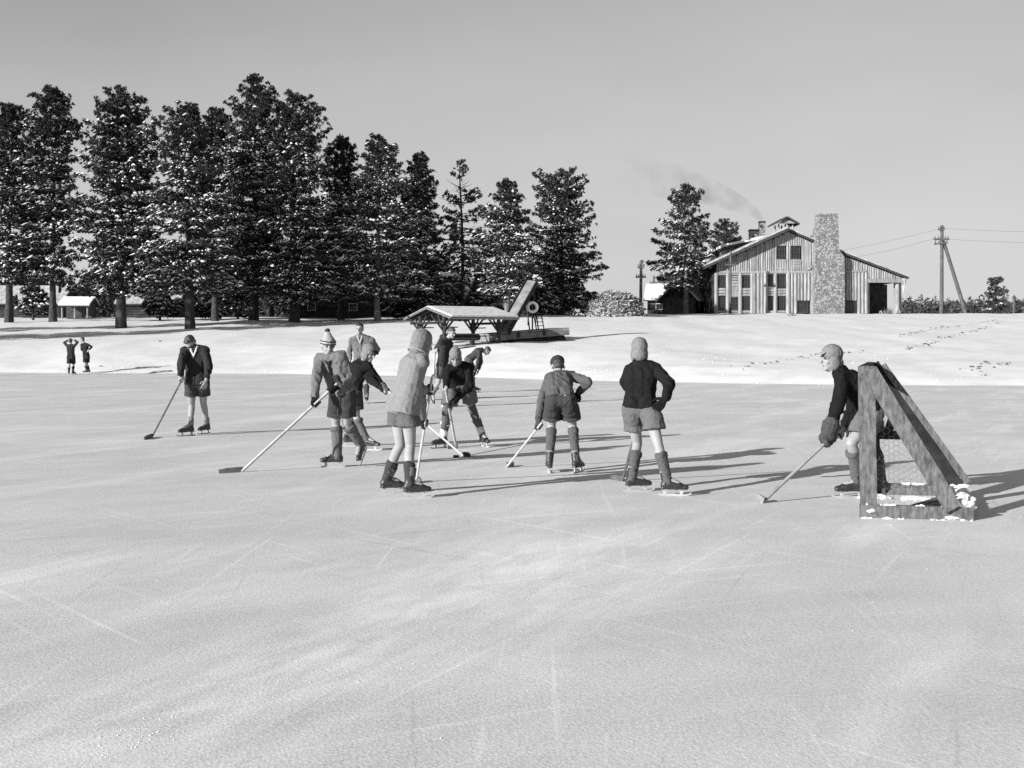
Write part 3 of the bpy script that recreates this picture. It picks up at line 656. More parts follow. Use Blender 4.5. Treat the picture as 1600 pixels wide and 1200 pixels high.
gable_house(at(232, 114), 0, 5.5, 5, 1.5, 1.5, 'cabin', 'low cabin with grey roof between the double trunk and the sunlit trunk', 'cabin', snow='grey_roof', front=((0.5, .8, .9, .6),))

# mound of brush and stones left of the pole
bm = bmesh.new(); mc = Vector(at(962, 96)); rm = random.Random(8); k = 96 / F
mt = thing('brush_mound', mc, 'pale speckled mound of snow dusted brush and stones beside the dark pole', 'mound')
mh = (492 - 455) * k
bmesh.ops.create_icosphere(bm, subdivisions=5, radius=1.0, matrix=Matrix.Translation(mc) @ Matrix.Diagonal((2.2, 1.5, mh, 1)))
for v in bm.verts:
    r = v.co - mc; v.co += Vector((r.x * .18 * noise.noise(v.co * .6), 0, mh * .25 * noise.noise(v.co * .9))) + Vector((1, 1, 1)) * .14 * noise.noise(v.co * 3.1)
from_bm('heap', bm, M['stone'], mt, True)
bm = bmesh.new()
for i in range(1500):
    a = rm.random() * 6.28; h = rm.random(); rr = math.sqrt(max(0, 1 - h * h)); c = mc + Vector((math.cos(a) * 2.25 * rr, math.sin(a) * 1.55 * rr, mh * 1.03 * h))
    dv = Vector((rm.gauss(0, .2), rm.gauss(0, .2), rm.gauss(0, .12))); taper(bm, c - dv, c + dv, rm.uniform(.02, .075), rm.uniform(.02, .05), 5, 'both')
from_bm('brushwood', bm, M['slash'], mt)

# ------------------------------------------------------------------ poles and wires
def utility_pole(px, d, top, bot, r, label, arms, group=None):
    k = d / F; x = (px - 800) * k; b0 = CAM - (bot - YH) * k - .4
    t = thing('utility_pole', (x, d, b0 + .4), label, 'utility pole', group)
    from_bm('pole', mb(taper, (x, d, b0), (x + .05, d, CAM - (top - YH) * k), r, r * .75, 9, 'both'), M['pole'], t)
    for (row, l_, r_, tilt) in arms:
        z = CAM - (row - YH) * k; bm = bmesh.new()
        board(bm, (x - l_ * k, d - .16, z - tilt * k), (x + r_ * k, d - .16, z + tilt * k), .16, .13, (0, 0, 1)); ar = from_bm('crossarm', bm, M['pole'], t)
        bm = bmesh.new()
        for u in (-l_ * .85, -l_ * .4, r_ * .45, r_ * .85): taper(bm, (x + u * k, d - .16, z + .06), (x + u * k, d - .16, z + .26), .05, .04, 6)
        from_bm('insulators', bm, M['iron'], ar)
    return t
mp_ = utility_pole(1471, 112, 352, 493, .2, 'tall braced utility pole standing alone on the snow beyond the lodge', [(359, 6, 4, 0), (374, 13, 11, 0), (380.5, 12, 9, 1.2)])
k = 112 / F
bm = mb(taper, ((1512 - 800) * k, 112.1, CAM - (494 - YH) * k - .2), ((1474.5 - 800) * k, 112.1, CAM - (376 - YH) * k), .2, .16, 9, 'both'); from_bm('brace', bm, M['pole'], mp_)
utility_pole(1001, 109, 407, 492, .17, 'dark utility pole with two crossarms beside the brush mound', [(418, 5, 5, 0), (433, 8, 8, 0)])
utility_pole(1021, 140, 431, 492, .14, 'small distant utility pole next to the annex roof', [(443, 6, 6, 0)])
utility_pole(1033, 135, 425, 492, .15, 'distant utility pole rising behind the annex', [(433, 6, 6, 0), (441, 6, 6, 0)])
utility_pole(1141, 110.5, 392, 492, .13, 'thin dark utility pole right in front of the lodge wall', [(414, 9, 9, 0)])
utility_pole(1584, 170, 461, 492, .16, 'tiny utility pole on the horizon at the picture edge', [(466, 3, 3, 0)])
def wire(a, b, sag, label, grp):
    bm = bmesh.new(); n = 14; a = Vector(a); b = Vector(b); p0 = a
    for i in range(1, n + 1):
        t = i / n; p = a.lerp(b, t) - Vector((0, 0, sag * 4 * t * (1 - t))); taper(bm, p0, p, .01, .01, 5, 'both'); p0 = p
    return tag(from_bm('power_line', bm, M['iron']), label, 'power line', grp)
wire(U(1477, 357, 111.9), U(1760, 363, 100), .15, 'upper wire running from the braced pole out of the picture', None)
wire(U(1484, 374, 111.9), U(1760, 380, 100), .15, 'lower wire running from the braced pole out of the picture', None)
wire(U(1466, 358, 111.9), U(1290, 396, 114.5), .12, 'faint upper wire between the braced pole and the lodge', None)
wire(U(1459, 373, 111.9), U(1330, 403, 114.5), .12, 'faint lower wire between the braced pole and the lodge', None)

# chimney smoke drifting off to the side
def smoke():
    path = [U(1191.5, 344.5, 122), U(1183, 336, 122.3), U(1170, 327, 123), U(1150, 316, 124), U(1120, 304, 126), U(1070, 288, 128), U(1010, 275, 131), U(940, 258, 134), U(880, 246, 137)]
    rad = [.25, .5, .75, 1.0, 1.4, 1.9, 2.3, 2.5, 1.2]
    bm = bmesh.new(); rings = []
    for i, (p, r) in enumerate(zip(path, rad)):
        d = (path[min(i + 1, len(path) - 1)] - path[max(i - 1, 0)]).normalized(); x, y, _ = frame(d)
        rings.append([bm.verts.new(p + (x * math.cos(q * 6.2832 / 14) + y * math.sin(q * 6.2832 / 14)) * r) for q in range(14)])
    for a, b in zip(rings, rings[1:]):
        for q in range(14): bm.faces.new((a[q], a[(q + 1) % 14], b[(q + 1) % 14], b[q]))
    bm.faces.new(rings[0][::-1]); bm.faces.new(rings[-1])
    m = bpy.data.materials.new('smoke'); m.use_nodes = True; nt = m.node_tree; N = nt.nodes; L = nt.links
    N.remove(N['Principled BSDF']); v = N.new('ShaderNodeVolumePrincipled'); L.new(v.outputs[0], N['Material Output'].inputs['Volume'])
    v.inputs['Color'].default_value = (.25, .25, .25, 1)
    tc = N.new('ShaderNodeTexCoord'); n = N.new('ShaderNodeTexNoise'); n.inputs['Scale'].default_value = .55; n.inputs['Detail'].default_value = 4
    L.new(tc.outputs['Object'], n.inputs['Vector'])
    mr = N.new('ShaderNodeMapRange'); mr.inputs['From Min'].default_value = .42; mr.inputs['From Max'].default_value = .75; mr.inputs['To Min'].default_value = 0; mr.inputs['To Max'].default_value = 1
    L.new(n.outputs['Fac'], mr.inputs['Value'])
    sx = N.new('ShaderNodeSeparateXYZ'); L.new(tc.outputs['Object'], sx.inputs[0])
    g = N.new('ShaderNodeMapRange'); g.inputs['From Min'].default_value = path[-2].x; g.inputs['From Max'].default_value = path[0].x; g.inputs['To Min'].default_value = .05; g.inputs['To Max'].default_value = .75
    L.new(sx.outputs[0], g.inputs['Value'])
    pw = N.new('ShaderNodeMath'); pw.operation = 'POWER'; L.new(g.outputs[0], pw.inputs[0]); pw.inputs[1].default_value = 2.0
    mm = N.new('ShaderNodeMath'); mm.operation = 'MULTIPLY'; L.new(mr.outputs[0], mm.inputs[0]); L.new(pw.outputs[0], mm.inputs[1]); L.new(mm.outputs[0], v.inputs['Density'])
    tag(from_bm('chimney_smoke', bm, m), 'thin grey smoke drifting from the lodge chimney', 'smoke', kind='stuff')
smoke()

# ------------------------------------------------------------------ shelter, raft and slide on the bank
def shelter():
    d0 = 57.0; A = U(668, 482, d0); r = Vector((.86, .5, 0)); g = Vector((.5, -.86, 0)); up = Vector((0, 0, 1))
    Lr = 3.75; half = 2.6; drop = .52
    gz = ground_z(A.x + 1.5, A.y)
    t = thing('open_shelter', (A.x + 1.5, A.y, gz), 'open rustic shelter with snowy gable roof on branched tree trunk posts', 'shelter')
    bm = bmesh.new(); bs = bmesh.new()
    for s in (-1, 1):
        ev = g * s * half - up * drop; n_ = ev.normalized().cross(r).normalized()
        if n_.z < 0: n_ = -n_
        m_ = A + ev / 2 + r * Lr / 2
        box(bm, m_ + n_ * .03, r * Lr / 2 - r * .003 * s, ev / 2, n_ * .03)
        box(bs, m_ + n_ * .105, r * (Lr / 2 - .03) - r * .003 * s, ev / 2 * .985, n_ * .04)
        for i in range(9):                                               # rafters below
            p = A + r * (Lr * (i + .5) / 9) - n_ * .05; taper(bm, p, p + ev * .98, .045, .04, 6, 'both')
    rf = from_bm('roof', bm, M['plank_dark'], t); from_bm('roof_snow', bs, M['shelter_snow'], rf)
    bm = bmesh.new()
    for s in (-1, 1):
        ev = g * s * half - up * drop; board(bm, A - r * .06 + up * .03, A + ev * 1.02 - r * .06 + up * .03, .11, .05, up)
        board(bm, A + ev * 1.01 + up * .0, A + ev * 1.01 + r * Lr, .08, .05, up)
    from_bm('fascia', bm, M['plank'], rf)
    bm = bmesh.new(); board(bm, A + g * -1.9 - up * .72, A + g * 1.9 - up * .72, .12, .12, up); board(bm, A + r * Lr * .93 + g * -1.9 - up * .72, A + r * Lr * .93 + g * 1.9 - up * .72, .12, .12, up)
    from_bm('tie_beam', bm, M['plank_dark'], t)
    for (u, v) in ((.25, -1.35), (.25, 1.35), (Lr * .88, -1.35), (Lr * .88, 1.35)):
        b = A + r * u + g * v; z0 = ground_z(b.x, b.y) - .3; top = A.z - drop * abs(v) / half - .06
        bm = bmesh.new(); taper(bm, (b.x, b.y, z0), (b.x, b.y, top), .11, .09, 8, 'both')
        for (dr, dz0) in ((r, .85), (r * -1, .85), (g, .8), (g * -1, .8)):  # forked boughs as braces
            taper(bm, (b.x, b.y, top - dz0), Vector((b.x, b.y, top - .02)) + dr * .7, .055, .045, 6, 'both')
        from_bm('post', bm, M['bark'], t)
        taper(bm := bmesh.new(), Vector((b.x, b.y, top - .62)) - r * .05, Vector((b.x, b.y, top - .6)) + r * .75, .035, .03, 6, 'both'); from_bm('branch', bm, M['bark'], t)
    # log bench table below the roof
    c = U(722, 533, 56.3); gz2 = ground_z(c.x, c.y)
    tb = thing('log_table', (c.x, c.y, gz2), 'long dark rounded log table standing under the open shelter', 'table')
    e = Vector((1, .12, 0)).normalized(); tz = CAM - (527 - YH) / F * 56.3
    bm = bmesh.new(); p = Vector((c.x, c.y, tz)); taper(bm, p - e * .95, p + e * .75, .17, .17, 10); board(bm, p - e * .95 + up * .15, p + e * .78 + up * .15, .75, .07, (-e.y, e.x, 0))
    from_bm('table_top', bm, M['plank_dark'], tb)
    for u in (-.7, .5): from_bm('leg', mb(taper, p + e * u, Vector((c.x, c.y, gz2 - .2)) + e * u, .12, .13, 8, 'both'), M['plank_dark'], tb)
    from_bm('seat', mb(board, p - e * .8 - up * .42 + Vector((0, -.55, 0)), p + e * .6 - up * .42 + Vector((0, -.55, 0)), .28, .08, (0, 1, 0)), M['plank'], tb)
shelter()
def raft():
    d = 58.6; k = d / F
    c = U(827, 522, d); gz = ground_z(c.x, c.y)
    t = thing('swimming_raft', (c.x, c.y, gz), 'weathered swimming raft hauled up on the snowy bank', 'raft')
    up = Vector((0, 0, 1))
    A = U(763, 523, 57.8); B = U(889, 513, 59.5); e = (B - A); e.z = 0; Ln = e.length; e.normalize(); bk = Vector((-e.y, e.x, 0)); sl = (B.z - A.z) / Ln; e2 = (e + up * sl).normalized(); up2 = e2.cross(-bk).normalized()
    if up2.z < 0: up2 = -up2
    bm = bmesh.new(); n = 22
    for i in range(n):
        p = A + e2 * Ln * (i + .5) / n + bk * 1.2; box(bm, p + up2 * .0, e2 * Ln / n * .46, bk * 1.25, up2 * .04)
    from_bm('deck', bm, M['deck'], t)
    bm = bmesh.new()
    for v in (0.05, 2.35): board(bm, A + bk * v - up2 * .2, B + bk * v - up2 * .2, .28, .16, up2)
    for u in (.02, .5, .98): board(bm, A.lerp(B, u) + bk * .1 - up2 * .22, A.lerp(B, u) + bk * 2.3 - up2 * .22, .25, .16, up2)
    from_bm('frame_beam', bm, M['deck'], t)
    for i, v in enumerate((.45, 1.2, 1.95)):
        from_bm('float_log', mb(taper, A + e2 * .25 + bk * v - up2 * .52, B - e2 * .25 + bk * v - up2 * .52, .24, .22, 10), M['bark'], t)
    bm = bmesh.new()
    for u in (.36, .68): box(bm, A.lerp(B, u) - bk * .03 - up2 * .12, e2 * .08, bk * .05, up2 * .14)
    from_bm('mooring_cleat', bm, M['iron'], t)
    # slide lying tilted across it
    s0 = U(786, 519, 58.0); s1 = U(831, 439, 60.0); sd = (s1 - s0).normalized(); wv = Vector((.93, -.36, 0)); wv = (wv - sd * wv.dot(sd)).normalized(); nn = wv.cross(sd).normalized()
    s = thing('water_slide', s0, 'plank water slide propped up steeply on the raft', 'slide')
    bm = bmesh.new(); box(bm, (s0 + s1) / 2, wv * .28, (s1 - s0) / 2, nn * .03); from_bm('chute', bm, M['deck'], s)
    for sg in (-1, 1): bm = bmesh.new(); box(bm, (s0 + s1) / 2 + wv * .31 * sg - nn * .02, wv * .025, (s1 - s0) / 2 * 1.01, nn * .13); from_bm('side_rail', bm, M['plank_dark'], s)
    bk2 = Vector((.1, .99, 0))
    for sg in (-1, 1):
        tp = s0.lerp(s1, .88) + wv * .26 * sg; ft = Vector((tp.x + .35, tp.y + .35, ground_z(tp.x + .3, tp.y + .4) + .1)); from_bm('leg', mb(taper, tp, ft, .04, .04, 6, 'both'), M['iron'], s)
    # ladder rails and life ring
    l = thing('raft_ladder', U(836, 512, 58.8), 'bent pipe ladder rails at the far side of the raft', 'ladder')
    for px in (838, 850):
        bm = bmesh.new(); pts = [U(px, 514, 59.6), U(px - 3, 498, 59.6), U(px - 6, 490, 59.7), U(px - 10, 488.5, 59.9), U(px - 13, 494, 60.2), U(px - 13, 508, 60.3)]
        for a, b in zip(pts, pts[1:]): taper(bm, a, b, .03, .03, 7)
        from_bm('rail', bm, M['iron'], l)
    for row in (497, 503, 509): from_bm('rung', mb(taper, U(836, row, 59.6), U(849, row, 59.6), .022, .022, 6, 'both'), M['iron'], l)
    p = U(832, 480, 59.6); q = thing('ring_post', Vector((p.x, p.y + .1, ground_z(p.x, p.y))), 'thin post beside the slide carrying the life ring', 'post')
    from_bm('post', mb(taper, (p.x, p.y + .12, ground_z(p.x, p.y)), (p.x, p.y + .12, p.z + .3), .04, .04, 7, 'both'), M['iron'], q)
    bm = bmesh.new(); Rg, rg = .24, .075; vs = []
    for i in range(28):
        a = i * 6.28318 / 28; vs.append([bm.verts.new(p + Vector(((Rg + rg * math.cos(b)) * math.cos(a), rg * math.sin(b), (Rg + rg * math.cos(b)) * math.sin(a)))) for b in (j * 6.28318 / 10 for j in range(10))])
    for i in range(28):
        for j in range(10): bm.faces.new((vs[i][j], vs[(i + 1) % 28][j], vs[(i + 1) % 28][(j + 1) % 10], vs[i][(j + 1) % 10]))
    tag(from_bm('life_ring', bm, M['white_paint'], None, True), 'white life ring hung on the post beside the slide', 'life ring')
raft()

# tree stump frozen in at the edge, and dry weeds
c = G(459, 571.5); bm = bmesh.new(); taper(bm, (c.x, c.y, -.05), (c.x + .03, c.y, .3), .13, .1, 9, 'both'); taper(bm, (c.x, c.y, .05), (c.x - .28, c.y - .1, .0), .07, .03, 7, 'both')
st = from_bm('stump', bm, M['bark'], None, True); tag(st, 'small dark stump frozen in at the far edge of the ice', 'stump')
def weeds(px, py, d, n, h, label):
    rr = random.Random(int(px)); c = U(px, py, d); c.z = ground_z(c.x, c.y); bm = bmesh.new()
    for i in range(n):
        a = c + Vector((rr.gauss(0, h * .35), rr.gauss(0, h * .3), -.03)); taper(bm, a, a + Vector((rr.gauss(0, h * .4), rr.gauss(0, h * .2), h * rr.uniform(.4, 1.1))), .012, .005, 4, 'both')
    tag(from_bm('dry_weeds', bm, M['brush']), label, 'weeds')
weeds(1237, 494, 100, 26, .5, 'dry weeds poking from the snow in front of the lodge windows')
weeds(1388, 486, 108, 60, .6, 'dry shrub against the lodge porch opening')
weeds(1480, 494, 108, 16, .3, 'dry weeds between the braced pole and its brace')
weeds(1540, 577, 40.5, 14, .12, 'dry weeds in the bank beyond the goal')
weeds(1030, 572, 45, 10, .1, 'few dry stalks in the bank above the upright skater')
weeds(250, 535, 66, 18, .12, 'few dry stalks in the bank beyond the stick of the bowed skater')
weeds(158, 579, 54, 12, .1, 'dry stalks by the ice edge near the two distant skaters')
# ------------------------------------------------------------------ hockey sticks
STICKS = {}
def stick(key, butt, heel, tip, label, m='ash', r=.017, bm_=None, bh=.06):
    """butt, heel: world points on the shaft; tip: end of the blade"""
    butt, heel, tip = Vector(butt), Vector(heel), Vector(tip)
    t = thing('hockey_stick', heel, label, 'hockey stick')
    d = (heel - butt).normalized(); bm = bmesh.new(); wv = (tip - heel); wv = (wv - d * wv.dot(d)).normalized(); n = d.cross(wv)
    box(bm, (butt + heel) / 2, (heel - butt) / 2, wv * r, n * r * .72)
    bmesh.ops.bevel(bm, geom=bm.edges[:], offset=.005, segments=1, affect='EDGES')
    from_bm('shaft', bm, M[m], t)
    b = (tip - heel); bl = b.normalized(); up = Vector((0, 0, 1)); up = (up - bl * up.dot(bl)).normalized(); s = bl.cross(up); bm = bmesh.new(); n_ = 7; rings = []
    for i in range(n_ + 1):
        f = i / n_; p = heel - bl * .02 + b * f * 1.0 + s * .02 * f * f; h = bh * (1.0 if f < .85 else .82); w_ = .011 * (1.2 - .6 * f)
        rings.append([bm.verts.new(p + up * u * h + s * v * w_) for u, v in ((0.02, -1), (0.02, 1), (1, 1), (1, -1))])
    for a, c in zip(rings, rings[1:]):
        for k in range(4): bm.faces.new((a[k], a[(k + 1) % 4], c[(k + 1) % 4], c[k]))
    bm.faces.new(rings[0][::-1]); bm.faces.new(rings[-1]); from_bm('blade', bm, M[bm_ or m], t)
    STICKS[key] = (butt, heel, d, r)
    return t

# ------------------------------------------------------------------ people
def head_matrix(c, yaw, pitch, roll):
    """local x = to the person's right, y = forward, z = up"""
    f = Vector((math.cos(R(yaw)), math.sin(R(yaw)), 0))
    m = Matrix(((f.y, f.x, 0), (-f.x, f.y, 0), (0, 0, 1))).to_4x4()
    return Matrix.Translation(c) @ m @ Matrix.Rotation(R(-pitch), 4, 'X') @ Matrix.Rotation(R(roll), 4, 'Y')
def solve(px, py, d, cons, fwd=None, bias=.03, rng=.45):
    best = None
    for i in range(-90, 91):
        dd = rng * i / 90; q = U(px, py, d + dd); c = sum(((q - p).length - l) ** 2 for p, l in cons) * 10
        if fwd is not None: c -= bias * q.dot(fwd)
        c += .002 * abs(dd)
        if best is None or c < best[0]: best = (c, q)
    return best[1]
def hand_shape(bm, w, kind, spec, sc, fat=1.0):
    """palm, four unequal bent fingers and a thumb; kind 'grip' closes them round a stick"""
    fr = .0085 * sc * fat
    if kind == 'grip':
        P, ax, r = spec; e = (w - P); e = e - ax * e.dot(ax); e.normalize(); s = ax.cross(e); R0 = r + fr * .8
        for o in (-.028, 0, .028): taper(bm, w + ax * o * .5 * sc, P + ax * o * sc + e * (R0 + .012 * sc), .02 * sc * fat, .017 * sc * fat, 10)
        for k, o in enumerate((-.034, -.012, .011, .033)):
            a = [0.1, .95, 1.9, 2.75, 3.4][:4 + (k in (1, 2))]; base = P + ax * o * sc * (1.0 if fat < 1.3 else 1.25); prev = None
            for t in a:
                q = base + (e * math.cos(t) + s * math.sin(t)) * (R0 + .002)
                if prev is not None: taper(bm, prev, q, fr * 1.1, fr, 8)
                prev = q
        prev = w.lerp(P, .45) + ax * .03 * sc - s * .015
        for t in (-.5, -1.3, -2.1):
            q = P + ax * .042 * sc + (e * math.cos(t) + s * math.sin(t)) * (R0 + .004); taper(bm, prev, q, fr * 1.25, fr * 1.1, 8); prev = q
    else:
        tip, nrm, thumb = spec; d = (tip - w).normalized(); n = (nrm - d * nrm.dot(d)).normalized(); s = d.cross(n) * thumb; L_ = .16 * sc
        for o in (-.026, 0, .026): taper(bm, w, w + d * L_ * .48 + s * o * sc, .017 * sc * fat, .015 * sc * fat, 10)
        for k, (o, l) in enumerate(((.034, .9), (.012, 1.0), (-.01, .95), (-.032, .78))):
            b = w + d * L_ * .47 + s * o * sc * 1.05; c1 = b + (d + n * .25 + s * o * 3).normalized() * L_ * .26 * l; c2 = c1 + (d + n * .75).normalized() * L_ * .24 * l
            taper(bm, b, c1, fr * 1.1, fr, 8); taper(bm, c1, c2, fr, fr * .85, 8)
        b = w + d * L_ * .14 + s * .026 * sc; c1 = b + (d * .6 + s * .8 + n * .25).normalized() * .042 * sc; c2 = c1 + (d * .9 + s * .25 + n * .3).normalized() * .034 * sc
        taper(bm, b, c1, fr * 1.35, fr * 1.2, 8); taper(bm, c1, c2, fr * 1.2, fr, 8)

def skate(root, an, fwd, up, sc, leg, col_boot='leather'):
    """boot and blade; an = ankle joint, fwd = toe direction, up = leg direction"""
    fwd = (fwd - up * fwd.dot(up)).normalized(); s = fwd.cross(up); S = lambda f, u, v=0: an + fwd * f * sc + up * u * sc + s * v * sc
    bm = bmesh.new()
    tl = an + leg * .085 * sc - fwd * .01 * sc; taper(bm, tl, S(-.015, -.02), .047 * sc, .042 * sc, 12); taper(bm, S(-.035, -.045), S(.03, -.045), .038 * sc, .036 * sc, 12)
    taper(bm, S(.01, -.03), S(.12, -.055), .042 * sc, .036 * sc, 12); taper(bm, S(.08, -.06), S(.175, -.066), .036 * sc, .028 * sc, 12)
    box(bm, S(.06, -.083), fwd * .13 * sc, s * .03 * sc, up * .006 * sc)
    b = blob('skate_boot', bm, .009 * sc, M[col_boot], root, it=3)
    bm = bmesh.new()
    for i in range(4): u = .03 + .024 * i; p = S(u, .012 - .016 * i); box(bm, p + up * .03 * sc - up * .012 * i * .3, s * .024 * sc, fwd * .004 * sc, up * .004 * sc)
    taper(bm, tl - leg * .008, tl + leg * .01, .049 * sc, .047 * sc, 12, 'both')
    from_bm('laces', bm, M['lace'], b)
    bm = bmesh.new(); n = 12; prof = []
    for i in range(n + 1):
        f = lerp(-.09, .225, i / n); lo_ = -.149 + (.018 * max(0, (i - 10) / 2) ** 2) + (.008 if i == 0 else 0); prof.append((f, lo_))
    for (f, lo_), (f2, lo2) in zip(prof, prof[1:]):
        v = [bm.verts.new(S(*q)) for q in ((f, lo_, -.004), (f2, lo2, -.004), (f2, lo2 + .016, -.004), (f, lo_ + .016, -.004), (f, lo_, .004), (f2, lo2, .004), (f2, lo2 + .016, .004), (f, lo_ + .016, .004))]
        for q in ((0, 1, 2, 3), (7, 6, 5, 4), (0, 4, 5, 1), (3, 2, 6, 7), (0, 3, 7, 4), (1, 5, 6, 2)): bm.faces.new([v[x] for x in q])
    for f in (-.03, .13): box(bm, S(f, -.11), fwd * .016 * sc, s * .006 * sc, up * .026 * sc); box(bm, S(f, -.088), fwd * .03 * sc, s * .022 * sc, up * .004 * sc)
    from_bm('skate_blade', bm, M['steel'], root)

def person(p):
    d = p['d']; sc = p.get('s', 1.0); far = d > 24; vx = (.0075 if d < 20 else .011 if d < 40 else .016)
    rnds = random.Random(p['seed']); pt = lambda k, q=0.0: U(p[k][0], p[k][1], d + (p[k][2] if len(p[k]) > 2 else q))
    fw = Vector((math.cos(R(p['yaw'])), math.sin(R(p['yaw'])), 0)); lat = Vector((math.cos(R(p['lat'])), math.sin(R(p['lat'])), 0)); slat = Vector((math.cos(R(p.get('slat', p['lat']))), math.sin(R(p.get('slat', p['lat']))), 0))
    pel = pt('pelvis'); neck = pt('neck'); head = pt('head')
    sh = {'a': pt('sha', -.155 * sc * slat.y), 'b': pt('shb', .155 * sc * slat.y)}
    hip = {'a': pel - lat * .085 * sc, 'b': pel + lat * .085 * sc}
    feet = {}
    for k in 'ab':
        f = p['f' + k]
        if f[0] == 'air':
            an = U(f[1], f[2], d + f[3]); toe = U(f[4], f[5], d + f[6]); fd = (toe - an).normalized(); feet[k] = (an, fd, None)
        else:
            g = G(f[0], f[1]); fd = Vector((math.cos(R(f[2])), math.sin(R(f[2])), 0)); feet[k] = (g - fd * .065 * sc + Vector((0, 0, .149 * sc)), fd, Vector((0, 0, 1)))
    base = (feet['a'][0] + feet['b'][0]) / 2; base = Vector((base.x, base.y, 0))
    root = thing('person', base, p['label'], 'person')
    el, wr, kn, grip = {}, {}, {}, {}
    for k in 'ab':
        an = feet[k][0]; q = p['k' + k]
        kn[k] = solve(q[0], q[1], an.y * .5 + hip[k].y * .5, [(hip[k], .37 * sc), (an, .37 * sc)], fw)
        h = p['h' + k]
        if h[0] == 'grip':
            bt, hl, ax, r = STICKS[h[1]]; P = bt.lerp(hl, h[2]); e_ = U(p['e' + k][0], p['e' + k][1], lerp(sh[k].y, P.y, .5)) - P; e_ = e_ - ax * e_.dot(ax) * .6
            wr[k] = P + e_.normalized() * .062 * sc; grip[k] = ('grip', (P, ax, r)); cons = [(sh[k], .27 * sc), (wr[k], .235 * sc)]; dm = (sh[k].y + wr[k].y) / 2
            el[k] = solve(p['e' + k][0], p['e' + k][1], dm, cons, None)
        else:
            q = p['e' + k]; el[k] = solve(q[0], q[1], sh[k].y, [(sh[k], .27 * sc)], Vector((0, q[2] if len(q) > 2 else 0, 0)), .05)
            q = h[1]; wr[k] = solve(q[0], q[1], el[k].y, [(el[k], .235 * sc)], Vector((0, q[2] if len(q) > 2 else 0, 0)), .05)
            t_ = h[2]; tip = U(t_[0], t_[1], wr[k].y + (t_[2] if len(t_) > 2 else 0)); grip[k] = ('open', (tip, pel + Vector((0, 0, .02)) - wr[k], 1 if k == 'a' else -1))
    if p.get('dbg', True):
        print('BONES', p['key'], {k: (round((el[k] - sh[k]).length / sc, 2), round((wr[k] - el[k]).length / sc, 2), round((kn[k] - hip[k]).length / sc, 2), round((feet[k][0] - kn[k]).length / sc, 2)) for k in 'ab'}, 'torso', round((neck - pel).length / sc, 2), 'neckhead', round((head - neck).length / sc, 2), 'sh', round((sh['a'] - sh['b']).length / sc, 2))
    sv = (sh['b'] - sh['a']).normalized(); C = pel.lerp(neck, .74); W = pel.lerp(neck, .34); spine = (neck - pel).normalized()
    back = sv.cross(spine); back = -back if back.dot(fw) > 0 else back
    C = C + back * .02 * sc; bow = p.get('bow', 0) * sc; W = W + back * bow
    HM = head_matrix(head, *p['face']) @ Matrix.Scale(sc * .97, 4)
    # ---- body, one continuous skin
    def torso(bm, g, hem=False):
        for s, h_ in ((-1, hip['a']), (1, hip['b'])):
            taper(bm, C + sv * .07 * s * sc, W + sv.lerp(lat, .5) * .055 * s * sc, .088 * sc + g, .08 * sc + g, 14); taper(bm, W + lat * .055 * s * sc, pel + lat * .062 * s * sc + (spine * p.get('hemup', .02) * sc if hem else Vector()), .08 * sc + g, (.092 if not hem else .1) * sc + g, 14, 'flat' if hem else 'round')
        taper(bm, C, W, .094 * sc + g, .088 * sc + g, 14)
        for k in 'ab': taper(bm, sh[k], neck + spine * -.02, .052 * sc + g, .058 * sc + g, 12); taper(bm, sh[k], C + sv * .06 * sc * (-1 if k == 'a' else 1), .055 * sc + g, .085 * sc + g, 12)
    bm = bmesh.new(); torso(bm, 0)
    hb = HM @ Vector((0, -.02, -.07)); taper(bm, neck - spine * .03, hb, .05 * sc, .046 * sc, 12)
    ell(bm, HM @ Matrix.Translation((0, -.006, .03)), (.074, .092, .084)); ell(bm, HM @ Matrix.Translation((0, .028, -.038)), (.057, .064, .077)); ell(bm, HM @ Matrix.Translation((0, .068, -.094)), (.027, .024, .022))
    taper(bm, HM @ Vector((0, .094, .004)), HM @ Vector((0, .113, -.03)), .009 * sc, .0135 * sc, 8); ell(bm, HM @ Matrix.Translation((0, .084, -.064)), (.024, .012, .01)); ell(bm, HM @ Matrix.Translation((0, .078, .02)), (.05, .018, .01))
    for s in (-1, 1):
        if p.get('hat') not in ('helmet', 'hood', 'pompom'): ell(bm, HM @ Matrix.Translation((.076 * s, -.006, -.014)), (.011, .021, .031))
        ell(bm, HM @ Matrix.Translation((.038 * s, .066, -.035)), (.02, .016, .018))
    for i, k in enumerate('ab'):
        taper(bm, sh[k], el[k], .046 * sc, .037 * sc, 12); taper(bm, el[k], el[k].lerp(wr[k], .3), .037 * sc, .038 * sc, 12); taper(bm, el[k].lerp(wr[k], .3), wr[k], .038 * sc, .024 * sc, 12)
        if p.get('glove' + k) is None: hand_shape(bm, wr[k], grip[k][0], grip[k][1], sc)
        else: ell(bm, Matrix.Translation(wr[k]), (.026 * sc,) * 3)
        an = feet[k][0]; kd = kn[k]; ca = kd.lerp(an, .28) - fw * .014 * sc
        taper(bm, hip[k], kd, .083 * sc, .05 * sc, 14); taper(bm, kd, ca, .048 * sc, .05 * sc, 14); taper(bm, ca, an, .05 * sc, .033 * sc, 14)
        taper(bm, an, an + feet[k][1] * .1 * sc - Vector((0, 0, .03 * sc)), .033 * sc, .028 * sc, 10)
    blob('body', bm, vx, M['skin'], root, it=3)
